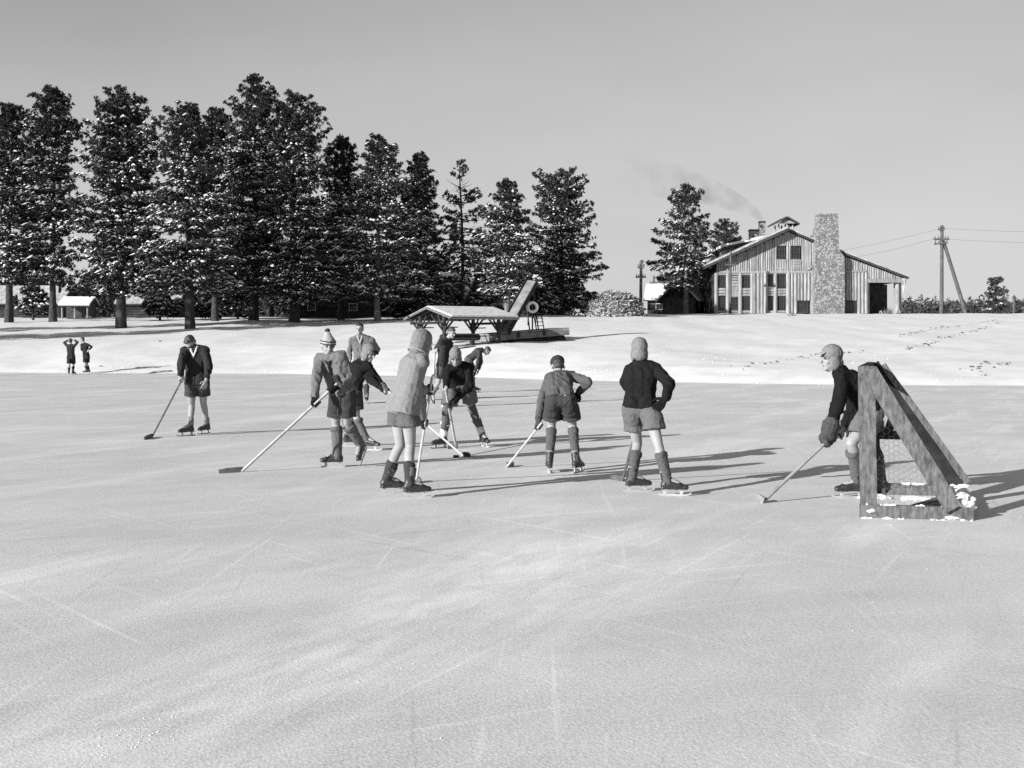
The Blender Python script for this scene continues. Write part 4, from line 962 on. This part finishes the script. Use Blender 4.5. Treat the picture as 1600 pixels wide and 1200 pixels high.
    # ---- face
    if not p.get('noface'):
        for s in (-1, 1):
            from_bm('eye', mb(ell, HM @ Matrix.Translation((.031 * s, .083, .001)), (.0125, .009, .007), 10, 6), M['eye'], root, True)
            from_bm('eyebrow', mb(ell, HM @ Matrix.Translation((.032 * s, .091, .02)), (.019, .006, .0045), 10, 6), M['hair'], root, True)
        from_bm('mouth', mb(ell, HM @ Matrix.Translation((0, .094, -.065)), (.021, .006, .0045), 10, 6), M['lip'], root, True)
    # ---- hair and headgear
    hat = p.get('hat'); hc = p.get('hatc', .35)
    if hat in (None, 'beret', 'cap', 'pompom'):
        bm = bmesh.new(); ell(bm, HM @ Matrix.Translation((0, -.018, .045)), (.079, .092, .082)); ell(bm, HM @ Matrix.Translation((0, -.05, -.01)), (.068, .05, .06))
        if hat is None: ell(bm, HM @ Matrix.Translation((.01, .05, .085)), (.05, .035, .026))
        blob('hair', bm, vx, M['hair'] if not p.get('hairm') else p['hairm'], root, .006, 40, 2, 3.3)
    if hat == 'helmet':
        bm = bmesh.new(); ell(bm, HM @ Matrix.Translation((0, -.006, .036)), (.086, .104, .094)); ell(bm, HM @ Matrix.Translation((0, -.045, -.05)), (.07, .058, .07))
        for s in (-1, 1): ell(bm, HM @ Matrix.Translation((.066 * s, .004, -.05)), (.024, .052, .07))
        for s in (-1, 1): taper(bm, HM @ Vector((.06 * s, .02, -.09)), HM @ Vector((.01 * s, .05, -.118)), .014, .012, 8)
        if p.get('peak'): ell(bm, HM @ Matrix.Translation((0, -.01, .12)) , (.05, .06, .022))
        c_ = blob('knit_cap', bm, vx, cloth(hc, .15), root, .003, 30, 3, 1.7)
        if p.get('visor'): bm = bmesh.new(); ell(bm, HM @ Matrix.Translation((0, .1, .052)) @ Matrix.Rotation(-.3, 4, 'X'), (.06, .06, .008)); from_bm('visor', bm, cloth(p['visor']), c_, True)
        if p.get('band'): bm = bmesh.new(); taper(bm, HM @ Vector((0, -.006, .018)), HM @ Vector((0, -.006, .034)), .09 * sc, .09 * sc, 20, 'both'); bmesh.ops.scale(bm, vec=(1, 1, 1), verts=bm.verts); bm.free()
    if hat == 'pompom':
        bm = bmesh.new(); ell(bm, HM @ Matrix.Translation((0, -.008, .042)), (.091, .106, .082)); ell(bm, HM @ Matrix.Translation((0, -.03, .0)), (.088, .085, .05)); taper(bm, HM @ Vector((0, -.01, .06)), HM @ Vector((.012, -.03, .135)), .08 * sc, .04 * sc, 16)
        c_ = blob('knit_cap', bm, vx, cloth(hc, .15), root, .004, 34, 3, 1.7)
        bm = bmesh.new(); ell(bm, HM @ Matrix.Translation((.016, -.038, .176)), (.03, .03, .028)); blob('pompom', bm, .006, cloth(.04), c_, .012, 60, 1, 5)
        for z, g in ((.03, 1.0), (.062, .985)):
            bm = bmesh.new(); n = 28; ring = []
            for i in range(n):
                a = i * 6.28318 / n; ring.append([bm.verts.new(HM @ Vector((math.cos(a) * (.0905 * g + o), math.sin(a) * (.1055 * g + o) - .008, z + h_))) for o, h_ in ((.0, -.007), (.003, -.005), (.003, .005), (.0, .007))])
            for i in range(n):
                for j in range(3): bm.faces.new((ring[i][j], ring[(i + 1) % n][j], ring[(i + 1) % n][j + 1], ring[i][j + 1]))
            from_bm('stripe', bm, cloth(.05), c_, True)
    if hat == 'beret':
        bm = bmesh.new(); ell(bm, HM @ Matrix.Translation((0, -.012, .058)), (.089, .107, .072)); blob('knit_cap', bm, vx, cloth(hc), root, .004, 34, 3, 1.7)
    if hat == 'hood':
        bm = bmesh.new(); ell(bm, HM @ Matrix.Translation((0, -.03, .03)), (.094, .112, .112)); ell(bm, HM @ Matrix.Translation((0, -.04, -.06)), (.096, .1, .09))
        taper(bm, HM @ Vector((0, -.04, -.06)), neck - spine * .03, .085 * sc, .1 * sc, 14)
        c_ = blob('hood', bm, vx, cloth(hc, .12), root, .004, 14, 5, 1.7)
        bm = bmesh.new()
        for s in (-1, 1): taper(bm, HM @ Vector((.1 * s, -.05, -.085)), HM @ Vector((.062 * s, .065, -.12)), .013, .013, 8)
        taper(bm, HM @ Vector((.1, -.05, -.085)), HM @ Vector((-.1, -.05, -.085)), .013, .013, 8); bm.free()
        bm = bmesh.new(); n = 12; ring = []
        for i in range(n + 1):
            a = lerp(-2.2, 2.2, i / n); c3 = Vector((math.sin(a) * .112, -.035 - math.cos(a) * .108 * -1 * .0 + -math.cos(a) * .1, -.088 - .03 * (1 - math.cos(a)) * .6)); ring.append(HM @ c3)
        for u, v in zip(ring, ring[1:]): taper(bm, u, v, .006, .006, 8)
        from_bm('hood_strap', bm, cloth(.3), c_, True)
    # ---- shorts
    sv_ = p.get('shorts', .09); ht = p.get('hem', .72)
    bm = bmesh.new()
    for s, k in ((-1, 'a'), (1, 'b')):
        taper(bm, pel + spine * .09 * sc + lat * .05 * s * sc, pel + lat * .062 * s * sc, .086 * sc, .098 * sc, 14); dv = (kn[k] - hip[k]).normalized(); hm = hip[k].lerp(kn[k], ht); dh = dv.lerp(Vector((0, 0, -1)), .65).normalized(); taper(bm, hip[k], hip[k].lerp(kn[k], ht * .6), .1 * sc, .098 * sc, 16); taper(bm, hm - dh * .13 * sc, hm, .098 * sc, (.104 + p.get('flare', .006)) * sc, 16, 'flat')
    taper(bm, hip['a'], hip['b'], .092 * sc, .092 * sc, 14)
    blob('shorts', bm, vx, cloth(sv_), root, .007 * sc, 11, 1, p['seed'] * 1.1)
    # ---- socks and boots
    for k in 'ab':
        an, fd, up = feet[k]; kd = kn[k]; leg = (kd - an).normalized()
        st = p.get('sock', .8); sc_ = p.get('sockc', .07)
        if st > 0:
            bm = bmesh.new(); top = an.lerp(kd, st); g = p.get('sockfat', .006) * sc; ca = kd.lerp(an, .3) - fw * .014 * sc
            mid = an.lerp(kd, min(.7, st * .85)) - fw * .012 * sc
            taper(bm, an - leg * .02 * sc, mid, .037 * sc + g, .052 * sc + g, 14); taper(bm, mid, top, .052 * sc + g, .051 * sc + g, 14, 'flat')
            if p.get('cuff', True): taper(bm, top - leg * .045 * sc, top, .058 * sc + g, .058 * sc + g, 14, 'both')
            s_ = blob('sock', bm, vx, cloth(sc_), root, .005, 18, 2, p['seed'] + 2)
            if p.get('sock2'):                                            # lower half in a lighter knit
                m1 = an.lerp(kd, .13); m2 = an.lerp(kd, .36); bm = bmesh.new(); taper(bm, m1, m2, .044 * sc + g, .055 * sc + g, 16, 'both'); from_bm('sock_band', bm, cloth(p['sock2']), s_, True)
        if p.get('anklet'):
            bm = bmesh.new(); taper(bm, an + leg * .045 * sc, an + leg * .105 * sc, .052 * sc, .052 * sc, 14); blob('rolled_sock', bm, vx, cloth(p['anklet'], .1), root, .006, 26, 2, 4)
        if p.get('pads') and k in p['pads']:
            bm = bmesh.new(); t1 = an.lerp(kd, .42) + fw * .03 * sc; t2 = kd + fw * .03 * sc + Vector((0, 0, .03)); taper(bm, t1, t2, .05 * sc, .062 * sc, 14); q = blob('shin_pad', bm, vx, cloth(.10, .3), root, .008, 20, 2, 9)
            bm = bmesh.new(); taper(bm, an.lerp(kd, .5), an.lerp(kd, .535), .071 * sc, .071 * sc, 16, 'both'); from_bm('pad_strap', bm, cloth(.6), q, True)
        skate(root, an, fd, up if up is not None else leg, sc, leg)
    # ---- top
    tv = p.get('top', .05); bm = bmesh.new(); kind = p.get('topk', 'sweater'); ext = p.get('skirt', .0); fat = p.get('fat', .016)
    torso(bm, fat * sc, True)
    taper(bm, neck - spine * .05, neck + spine * p.get('collar', .015), .066 * sc, .058 * sc, 14, 'flat')
    if kind in ('jacket', 'parka'):
        sk = -spine.lerp(Vector((0, 0, 1)), .6).normalized()
        for s in (-1, 1): taper(bm, pel + spine * .1 * sc + lat * .055 * s * sc, pel + lat * .066 * s * sc + sk * ext * sc, .118 * sc, (.124 + p.get('skflare', 0)) * sc, 16, 'flat')
    for k in 'ab':
        g = p.get('sleeve', .014) * sc; wv = el[k].lerp(wr[k], p.get('cuffat', .96))
        taper(bm, sh[k], el[k], .045 * sc + g, .037 * sc + g, 14); taper(bm, el[k], wv, .037 * sc + g, .027 * sc + g, 14, 'flat')
        taper(bm, sh[k].lerp(el[k], .8), el[k].lerp(wr[k], .2), .04 * sc + g, .04 * sc + g, 12)
    tp = blob('parka' if kind == 'parka' else 'jacket' if kind == 'jacket' else 'sweater', bm, vx, cloth(tv), root, p.get('fold', .009) * sc, p.get('fscale', 11), 2, p['seed'])
    fc = -back; 
    if p.get('shirt'):                                                    # open collar showing a light shirt
        bm = bmesh.new()
        for s in (-1, 1):
            q0 = neck + sv * .05 * s * sc + fc * .045 * sc + spine * .012 * sc; q1 = neck + sv * .036 * s * sc + fc * .085 * sc - spine * .035 * sc; q2 = C + fc * (.103 + fat) * sc + spine * .005 * sc
            taper(bm, q0, q1, .02 * sc, .019 * sc, 10); taper(bm, q1, q2, .019 * sc, .01 * sc, 10)
        blob('shirt_collar', bm, vx, cloth(p['shirt'], .1), tp, .003, 20, 2)
    if p.get('tie'):
        bm = bmesh.new()
        for s in (-1, 1): taper(bm, neck + sv * .055 * s * sc + fc * .04 * sc, C + fc * .1 * sc + spine * .02 * sc, .022 * sc, .018 * sc, 10)
        taper(bm, neck - spine * .03 * sc, neck + spine * .012 * sc, .074 * sc, .066 * sc, 14, 'both'); taper(bm, C + fc * .106 * sc + spine * .02 * sc, W + fc * .11 * sc, .02 * sc, .026 * sc, 10); blob('neckerchief', bm, vx, cloth(p['tie']), root, .006, 22, 2, 2)
    if p.get('pocket'):
        bm = bmesh.new(); c_ = W + fc * .105 * sc + spine * .05 * sc + sv * .045 * sc; box(bm, c_, sv * .04 * sc, fc * .014, spine * .045 * sc); blob('pocket_flap', bm, vx, cloth(p['pocket']), root, .003, 20, 1, 2)
    if p.get('belt'):
        pass
    # ---- gloves
    for k in 'ab':
        gl = p.get('glove' + k)
        if gl is None: continue
        v, ft = gl; bm = bmesh.new(); hand_shape(bm, wr[k], grip[k][0], grip[k][1], sc * (1 + (ft - 1) * .4), ft)
        a_ = (el[k] - wr[k]).normalized(); taper(bm, wr[k], wr[k] + a_ * .05 * sc * ft, .03 * sc * (ft * .8 + .2), .037 * sc * (ft * .85 + .2), 12)
        if ft > 1.5: ell(bm, Matrix.Translation(wr[k].lerp(grip[k][1][0], .5)), (.07 * sc, .06 * sc, .06 * sc)); taper(bm, wr[k], wr[k] + a_ * .09, .07 * sc, .08 * sc, 12, 'flat')
        blob('glove', bm, .0055 if d < 20 else vx, cloth(v), root, .004, 30, 1, 3)
    return root

# the sticks first, so hands can close on them
def ip(px, py, h=0.0): return G(px, py) + Vector((0, 0, h))
stick('bowed', U(287, 588, 18.2), ip(237, 683.5), ip(227, 687.5), 'dark worn hockey stick held by the skater looking down', 'ash_dark')
stick('stripe', U(527, 599.5, 13.55), ip(377, 737.5), ip(340, 740.5), 'long pale hockey stick stretched out before the skater in the striped cap', 'ash', r=.0165, bm_='ash_mid')
stick('dark', U(600, 606, 15.75), ip(725, 713), ip(738, 714.5), 'pale hockey stick with dark taped blade reaching past the hooded skater to the puck', 'ash', r=.014, bm_='rubber')
stick('hood', U(675, 590, 11.5), ip(650, 753), ip(662, 755), 'pale hockey stick standing upright before the hooded skater', 'ash', r=.014, bm_='ash_dark')
stick('stride', U(679.5, 546, 26.2), U(677.5, 588, 26.0), U(674.5, 591, 25.9), 'short looking pale stick carried off the ice by the striding skater', 'ash', r=.022)
stick('crouch', U(696, 606, 15.85), ip(713, 700.5), ip(699, 702), 'pale hockey stick held upright by the wide stanced skater in the cap', 'ash', r=.017, bm_='ash_mid')
stick('back', U(847, 660, 13.6), ip(791, 730.5), ip(801, 727.5), 'pale hockey stick held low by the bent skater seen from behind', 'ash', r=.015, bm_='ash_mid')
stick('upright', U(1008, 622, 11.95), ip(972, 752), ip(951, 749.5), 'dark hockey stick held in front of the upright skater in black', 'ash_dark', r=.014)
stick('goalie', U(1316, 667, 11.15), ip(1190, 786), ip(1168, 778.5, .0) + Vector((0, -.25, .04)), 'worn grey hockey stick with upturned blade held by the goalkeeper', 'ash_mid', r=.016, bh=.065)

PEOPLE = [
 dict(key='P1', seed=1, d=50, s=1.0, yaw=90, lat=0, face=(92, -5, 0), noface=1, head=(110.2, 533), neck=(110.6, 538.5), pelvis=(111, 559), sha=(105.8, 541), shb=(115.8, 541), ea=(100.2, 535.5), eb=(121.4, 534.5), ha=('open', (106.3, 531.5, 0), (110, 530.8, 0)), hb=('open', (116, 531, 0), (111.5, 530.8, 0)), ka=(108.2, 571.5), kb=(114.8, 571.5), fa=(107.4, 585.6, 120), fb=(115.6, 585.8, 70), top=.03, shorts=.03, sockc=.03, topk='jacket', skirt=.05, label='distant skater in dark clothes holding both hands on top of the head'),
 dict(key='P2', seed=2, d=52, s=1.0, yaw=190, lat=-30, face=(190, 15, 0), hat=None, head=(128.8, 531), neck=(131.5, 536.8), pelvis=(135, 556.5), sha=(127.8, 539), shb=(138, 539), ea=(127.6, 546.5), eb=(143.4, 542), ha=('open', (131.5, 547.5, 0), (134, 549, 0)), hb=('open', (139, 546.5, 0), (136.5, 549, 0)), ka=(133.2, 570), kb=(136, 570), fa=(133.4, 583.6, 185), fb=(136.5, 583.3, 185), top=.02, shorts=.025, sockc=.03, label='distant skater in dark clothes leaning forward with a hand on the hip'),
 dict(key='P3', seed=3, d=18.4, s=1.06, yaw=262, lat=4, face=(255, 48, 4), head=(297.5, 536), neck=(304, 544, .02), pelvis=(308, 598), sha=(288, 549), shb=(320, 548), ea=(283, 568), eb=(326.5, 573), ha=('grip', 'bowed', .06), hb=('open', (322, 594, -1), (319, 606, -.02)), ka=(299.5, 631), kb=(317.8, 629.5), fa=(290.5, 681.3, 225), fb=(318.5, 678, 245), topk='jacket', skirt=.03, top=.028, shorts=.05, hem=.62, sock=.0, anklet=.22, shirt=.5, sleeve=.022, cuffat=.9, fat=.022, fold=.010, label='bareheaded skater in dark jacket looking down at the ice, alone with a dark stick'),
 dict(key='P4', seed=4, d=13.75, s=1.05, yaw=232, lat=-35, slat=-24, face=(288, 8, -4), hat='pompom', hatc=.32, head=(512.5, 541, .02), neck=(516.5, 556.5), pelvis=(536, 617, .02), sha=(500.5, 561), shb=(533.5, 557), ea=(495, 588, -1), eb=(549, 590, -1), ha=('grip', 'stripe', .22), hb=('grip', 'stripe', .055), ka=(524.8, 660), kb=(541.5, 660), fa=(518, 730, 184), fb=('air', 562, 694, .28, 553, 724, .06), topk='sweater', top=.13, tie=.015, pocket=.03, shorts=.045, sock=.86, sockc=.11, sockfat=.016, hem=.78, glovea=(.015, 1.2), gloveb=(.015, 1.25), fold=.012, sleeve=.02, fat=.02, label='striding skater in striped pompom cap with dark neckerchief and dark gloves'),
 dict(key='P5', seed=5, d=16.1, s=1.04, yaw=-8, lat=-62, slat=-50, face=(-30, 24, 0), hat='helmet', hatc=.17, visor=.03, head=(576, 550.5, -.08), neck=(567.5, 565.5), pelvis=(551, 609), sha=(562, 568), shb=(575, 574), ea=(577, 592, 1), eb=(591, 595, -1), ha=('grip', 'dark', .1), hb=('grip', 'dark', .02), ka=(548, 652), kb=(556.5, 649), fa=(551, 697.5, -5), fb=(580, 703.5, -20), top=.014, shorts=.05, sock=.84, sockc=.10, glovea=(.3, 1.15), gloveb=(.10, 1.2), hem=.74, bow=.03, label='skater in black sweater and light earflap cap lunging behind the striped cap skater'),
 dict(key='P6', seed=6, d=28.2, s=1.24, yaw=270, lat=0, face=(262, 2, 0), head=(562, 514, 0), neck=(563, 525), pelvis=(566.5, 570), sha=(550.5, 532.5), shb=(581, 532.5), ea=(546, 547), eb=(590.5, 546, 1), ha=('open', (547, 563, -1), (548, 570, 0)), hb=('open', (581, 557, 1), (577, 561, 0)), ka=(561, 601), kb=(572, 600), fa=(561, 630, 250), fb=(573, 630, 280), topk='jacket', skirt=.05, top=.13, shirt=.36, shorts=.06, sock=.8, sockc=.06, fold=.010, fat=.022, label='bareheaded tall person in open collared grey jacket behind the earflap cap skater'),
 dict(key='P8', seed=8, d=26.3, s=1.08, yaw=330, lat=50, slat=42, face=(318, 22, 0), hairm=None, head=(705.5, 519.5, -.05), neck=(698, 529.5), pelvis=(692, 575), sha=(689, 534), shb=(703, 537), ea=(681.5, 545, -1), eb=(707, 553, -1), ha=('grip', 'stride', .06), hb=('open', (703, 564, -1), (706, 571, -.05)), ka=(685, 598), kb=(696.5, 599.5), fa=('air', 676, 616, .15, 682.5, 635.5, -.05), fb=(697, 636, 320), topk='sweater', top=.035, shorts=.10, sock=.62, sockc=.16, fold=.01, hem=.7, label='striding dark haired skater in dark sweater and grey shorts, one foot lifted'),
 dict(key='P9', seed=9, d=16.35, s=1.06, yaw=262, lat=6, slat=4, face=(272, 34, 0), hat='helmet', hatc=.17, peak=1, head=(711.5, 557, -.3), neck=(717.5, 570, -.16), pelvis=(720.5, 612, .14), sha=(703.5, 576, -.14), shb=(733, 574, -.14), ea=(698, 594, -1), eb=(734, 604, -1), ha=('grip', 'crouch', .04), hb=('grip', 'crouch', .27), ka=(699.5, 641), kb=(736, 634.5), fa=(686.5, 700.5, 222), fb=(757.5, 698, 296), top=.012, shorts=.11, sock=.55, sockc=.07, cuff=False, pads='ab', anklet=.6, gloveb=(.06, 1.1), hem=.72, bow=.05, label='crouching skater in black sweater and pointed knit cap, legs set wide apart'),
 dict(key='P10', seed=10, d=33.5, s=1.05, yaw=10, lat=-75, face=(5, 50, 0), head=(761, 548, 0), neck=(753, 546), pelvis=(732, 562), sha=(750, 549.5), shb=(749, 551), ea=(752, 565), eb=(746.5, 566), ha=('open', (748, 578, 0), (746, 585, 0)), hb=('open', (743, 580, 0), (741.5, 587, 0)), ka=(736, 585), kb=(739, 586), fa=(733, 613.5, 10), fb=(744, 613, 5), top=.05, shorts=.07, sock=.8, sockc=.05, gloveb=(.03, 1.2), label='skater doubled over with hands at the knees below the swimming raft'),
 dict(key='P11', seed=11, d=13.45, s=1.03, yaw=92, lat=-2, slat=0, face=(100, 34, 0), noface=1, hat='beret', hatc=.035, head=(871.5, 572.5, .42), neck=(871, 586.5, .32), pelvis=(876, 626, -.06), sha=(859, 591, .28), shb=(892, 588, .28), ea=(847.5, 620, -1), eb=(920, 596.5, -1), ha=('grip', 'back', .08), hb=('open', (904, 613, 1), (897.5, 623, 0)), ka=(862, 664), kb=(894.5, 663.5), fa=(857.5, 737.5, 95), fb=(904, 738, 62), top=.085, shorts=.05, sock=.88, sockc=.085, glovea=(.06, 1.15), gloveb=(.02, 1.3), hem=.78, bow=.04, fold=.009, label='skater seen from behind bent forward, dark cap, elbow out and hand on thigh'),
 dict(key='P12', seed=12, d=11.75, s=1.03, yaw=70, lat=-16, slat=-10, face=(95, 0, 0), noface=1, hat='helmet', hatc=.17, head=(999, 546), neck=(1001.5, 567), pelvis=(1000, 640), sha=(984.5, 580), shb=(1024, 577), ea=(976, 598, -1), eb=(1046.5, 599, -1), ha=('grip', 'upright', .04), hb=('open', (1040.5, 622.5, -1), (1027.5, 638, .02)), ka=(996, 693), kb=(1028, 692), fa=(998, 768, 8), fb=(1054, 774.5, -8), top=.014, shorts=.11, sock=.72, sockc=.085, gloveb=(.012, 1.25), glovea=(.03, 1.2), hem=.6, flare=.012, collar=.03, fold=.009, sleeve=.018, label='upright skater in black sweater and pale close knit cap, hand on hip, back turned'),
 dict(key='P13', seed=13, d=11.35, s=1.1, yaw=183, lat=80, slat=86, face=(188, 6, 0), hat='helmet', hatc=.17, visor=.3, head=(1300, 559), neck=(1312, 580), pelvis=(1362, 648, .0), sha=(1316, 593), shb=(1322, 592), ea=(1309.5, 634, -1), eb=(1334, 634, 1), ha=('grip', 'goalie', .16), hb=('open', (1320, 663, 1), (1309, 678, -.05)), ka=(1330, 692), kb=(1366, 697), fa=(1327, 778, 184), fb=(1366, 774, 196), top=.012, shorts=.12, sock=.8, sockc=.10, glovea=(.06, 1.9), gloveb=(.05, 1.3), hem=.66, bow=.03, collar=.03, sleeve=.02, fold=.012, label='goalkeeper in black sweater, visored pale cap and big gauntlet standing in the wooden goal'),
 dict(key='P7', seed=7, d=11.35, s=1.04, yaw=38, lat=-48, slat=-42, face=(42, 18, 0), noface=1, hat='hood', hatc=.17, head=(661.5, 536), neck=(655.5, 550), pelvis=(629, 634), sha=(645, 563), shb=(659, 566), ea=(656, 612, 1), eb=(640.5, 608, -1), ha=('grip', 'hood', .42), hb=('grip', 'hood', .1), ka=(625.5, 695), kb=(641.5, 695), fa=(615.5, 771.5, 12), fb=(652, 778, 10), topk='parka', skirt=.07, skflare=.012, top=.19, shorts=.10, sock=.5, sockc=.045, sock2=.13, cuff=False, glovea=(.03, 1.2), gloveb=(.06, 1.25), hem=.5, flare=.012, fat=.022, sleeve=.024, fold=.007, fscale=9, label='skater in pale parka with hood up, dark gloves on an upright stick'),
]
for p in PEOPLE: person(p)
for px, py, lab in ((712.5, 714.5, 'black puck lying on the ice before the crouching skater'),):
    c = G(px, py); bm = mb(taper, c + Vector((0, 0, .001)), c + Vector((0, 0, .027)), .04, .04, 20, 'both'); tag(from_bm('puck', bm, M['rubber']), lab, 'puck')
# ------------------------------------------------------------------ the goal
def goal():
    A = Vector((3.03, 10.04, 0)); B = Vector((3.95, 9.87, 0)); Wd = Vector((.53, 1.5, 0)); e = (B - A).normalized(); up = Vector((0, 0, 1)); wn = Wd.normalized()
    t = thing('hockey_goal', A, 'wooden plank hockey goal with wire netting and snow on its base', 'goal'); Ht = 1.315; rg = random.Random(4)
    nrm = e.cross(up)
    def bd(name, a, b, w_, th, wd, m):
        bm = bmesh.new(); board(bm, a, b, w_, th, wd); bmesh.ops.subdivide_edges(bm, edges=bm.edges[:], cuts=6, use_grid_fill=True)
        for v in bm.verts: v.co += noise.noise_vector(v.co * 5) * .004
        return from_bm(name, bm, M[m], t)
    near_post = bd('post', A + e * .075 + up * .1, A + e * .055 + up * Ht, .14, .045, e, 'plank')
    bd('base_board', A - e * .0 + up * .055, B + up * .055, .11, .06, up, 'plank')
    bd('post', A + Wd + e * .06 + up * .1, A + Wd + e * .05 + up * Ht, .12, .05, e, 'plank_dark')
    bd('base_board', A + Wd + up * .055, B + Wd + up * .055, .11, .05, up, 'plank')
    bd('base_board', B - e * .03 + wn * .035 + up * .052, B - e * .03 + Wd - wn * .035 + up * .052, .1, .05, up, 'plank')
    bd('floor_brace', A + e * .3 + wn * .05 + up * .03, B + Wd * .9 - e * .1 + up * .03, .12, .03, e, 'plank')
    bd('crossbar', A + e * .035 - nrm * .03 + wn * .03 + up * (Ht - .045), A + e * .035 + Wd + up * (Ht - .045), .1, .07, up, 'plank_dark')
    off = nrm * -.0
    near_diag = bd('diagonal', A + e * .07 - nrm * -.05 + up * (Ht - .035), B - e * .17 + nrm * .05 + up * .1, .14, .045, e, 'plank')
    # far side rail: a broad plank on edge in very dark wood, with a narrow paler batten on top
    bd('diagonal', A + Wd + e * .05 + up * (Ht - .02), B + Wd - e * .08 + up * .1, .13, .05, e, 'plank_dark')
    bd('batten', A + Wd + e * .145 + up * (Ht - .02) - nrm * -.035, B + Wd + e * .015 + up * .14 + nrm * .035, .06, .04, e, 'plank')
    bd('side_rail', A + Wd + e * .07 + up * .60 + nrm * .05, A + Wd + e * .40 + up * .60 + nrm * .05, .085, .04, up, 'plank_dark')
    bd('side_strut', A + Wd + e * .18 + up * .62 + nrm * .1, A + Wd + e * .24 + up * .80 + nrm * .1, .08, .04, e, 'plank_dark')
    # chicken wire: hexagons woven over both sides and the sloping back
    bm = bmesh.new(); s = .03
    def hexes(o, u, v, inside, nu, nv):
        for i in range(nu):
            for j in range(nv):
                cx = i * s * 1.5; cy = (j + .5 * (i % 2)) * s * 1.732
                pts = [(cx + s * math.cos(q * 1.0472), cy + s * math.sin(q * 1.0472)) for q in range(6)]
                for k in (0, 1, 2):
                    a, b = pts[k], pts[(k + 1) % 6]
                    if inside(*a) and inside(*b): taper(bm, o + u * a[0] + v * a[1], o + u * b[0] + v * b[1], .0009, .0009, 3, 'both')
    Ln = (B - A).length
    tri = lambda x, y: 0.0 < x < Ln and 0.06 < y < Ht * (1 - x / Ln)
    hexes(A + nrm * -.03, e, up, tri, 24, 27); hexes(A + Wd + nrm * .03, e, up, tri, 24, 27)
    from_bm('wire_netting', bm, M['wire'], t)
    bm = bmesh.new()                                                     # snow caked on the base boards and packed in the back corner
    def lump(c, r): bmesh.ops.create_icosphere(bm, subdivisions=2, radius=1.0, matrix=Matrix.Translation(c) @ Matrix.Rotation(rg.random() * 3, 4, 'Z') @ Matrix.Diagonal((*r, 1)))
    def strip(a, b, w_, h, n, skip):
        for i in range(n):
            if noise.noise(Vector((i * .21, a.x * 5, skip * 9))) < skip: continue
            lump(a.lerp(b, (i + rg.random()) / n), ((b - a).length / n * 1.5, w_ * rg.uniform(.7, 1.1), h * rg.uniform(.5, 1.2)))
    strip(A + up * .11, B + up * .11, .025, .009, 40, .02)
    strip(A + nrm * .05, B + nrm * .05, .018, .01, 50, .1)
    strip(A + Wd + up * .11, B + Wd + up * .11, .035, .015, 26, -.1)
    strip(B + up * .1 - e * .05, B + Wd + up * .1 - e * .05, .03, .016, 34, -.05)
    strip(A + Wd * .8 + up * .01, B + Wd * .75 + up * .01, .1, .03, 24, -.1)
    strip(B - e * .18 + up * .02, B + Wd - e * .18 + up * .02, .09, .025, 26, -.05)
    for i in range(14): lump(B - e * rg.uniform(.0, .14) + wn * rg.uniform(0, .2) + up * rg.uniform(.08, .16), (.04, .035, .025))
    lump(A + e * .1 + nrm * .035 + up * .06, (.06, .012, .022))
    for v in bm.verts: v.co += noise.noise_vector(v.co * 26) * .011
    blob('snow_patches', bm, .008, M['snow_clump'], t, .007, 55, 1)['kind'] = 'stuff'
goal()
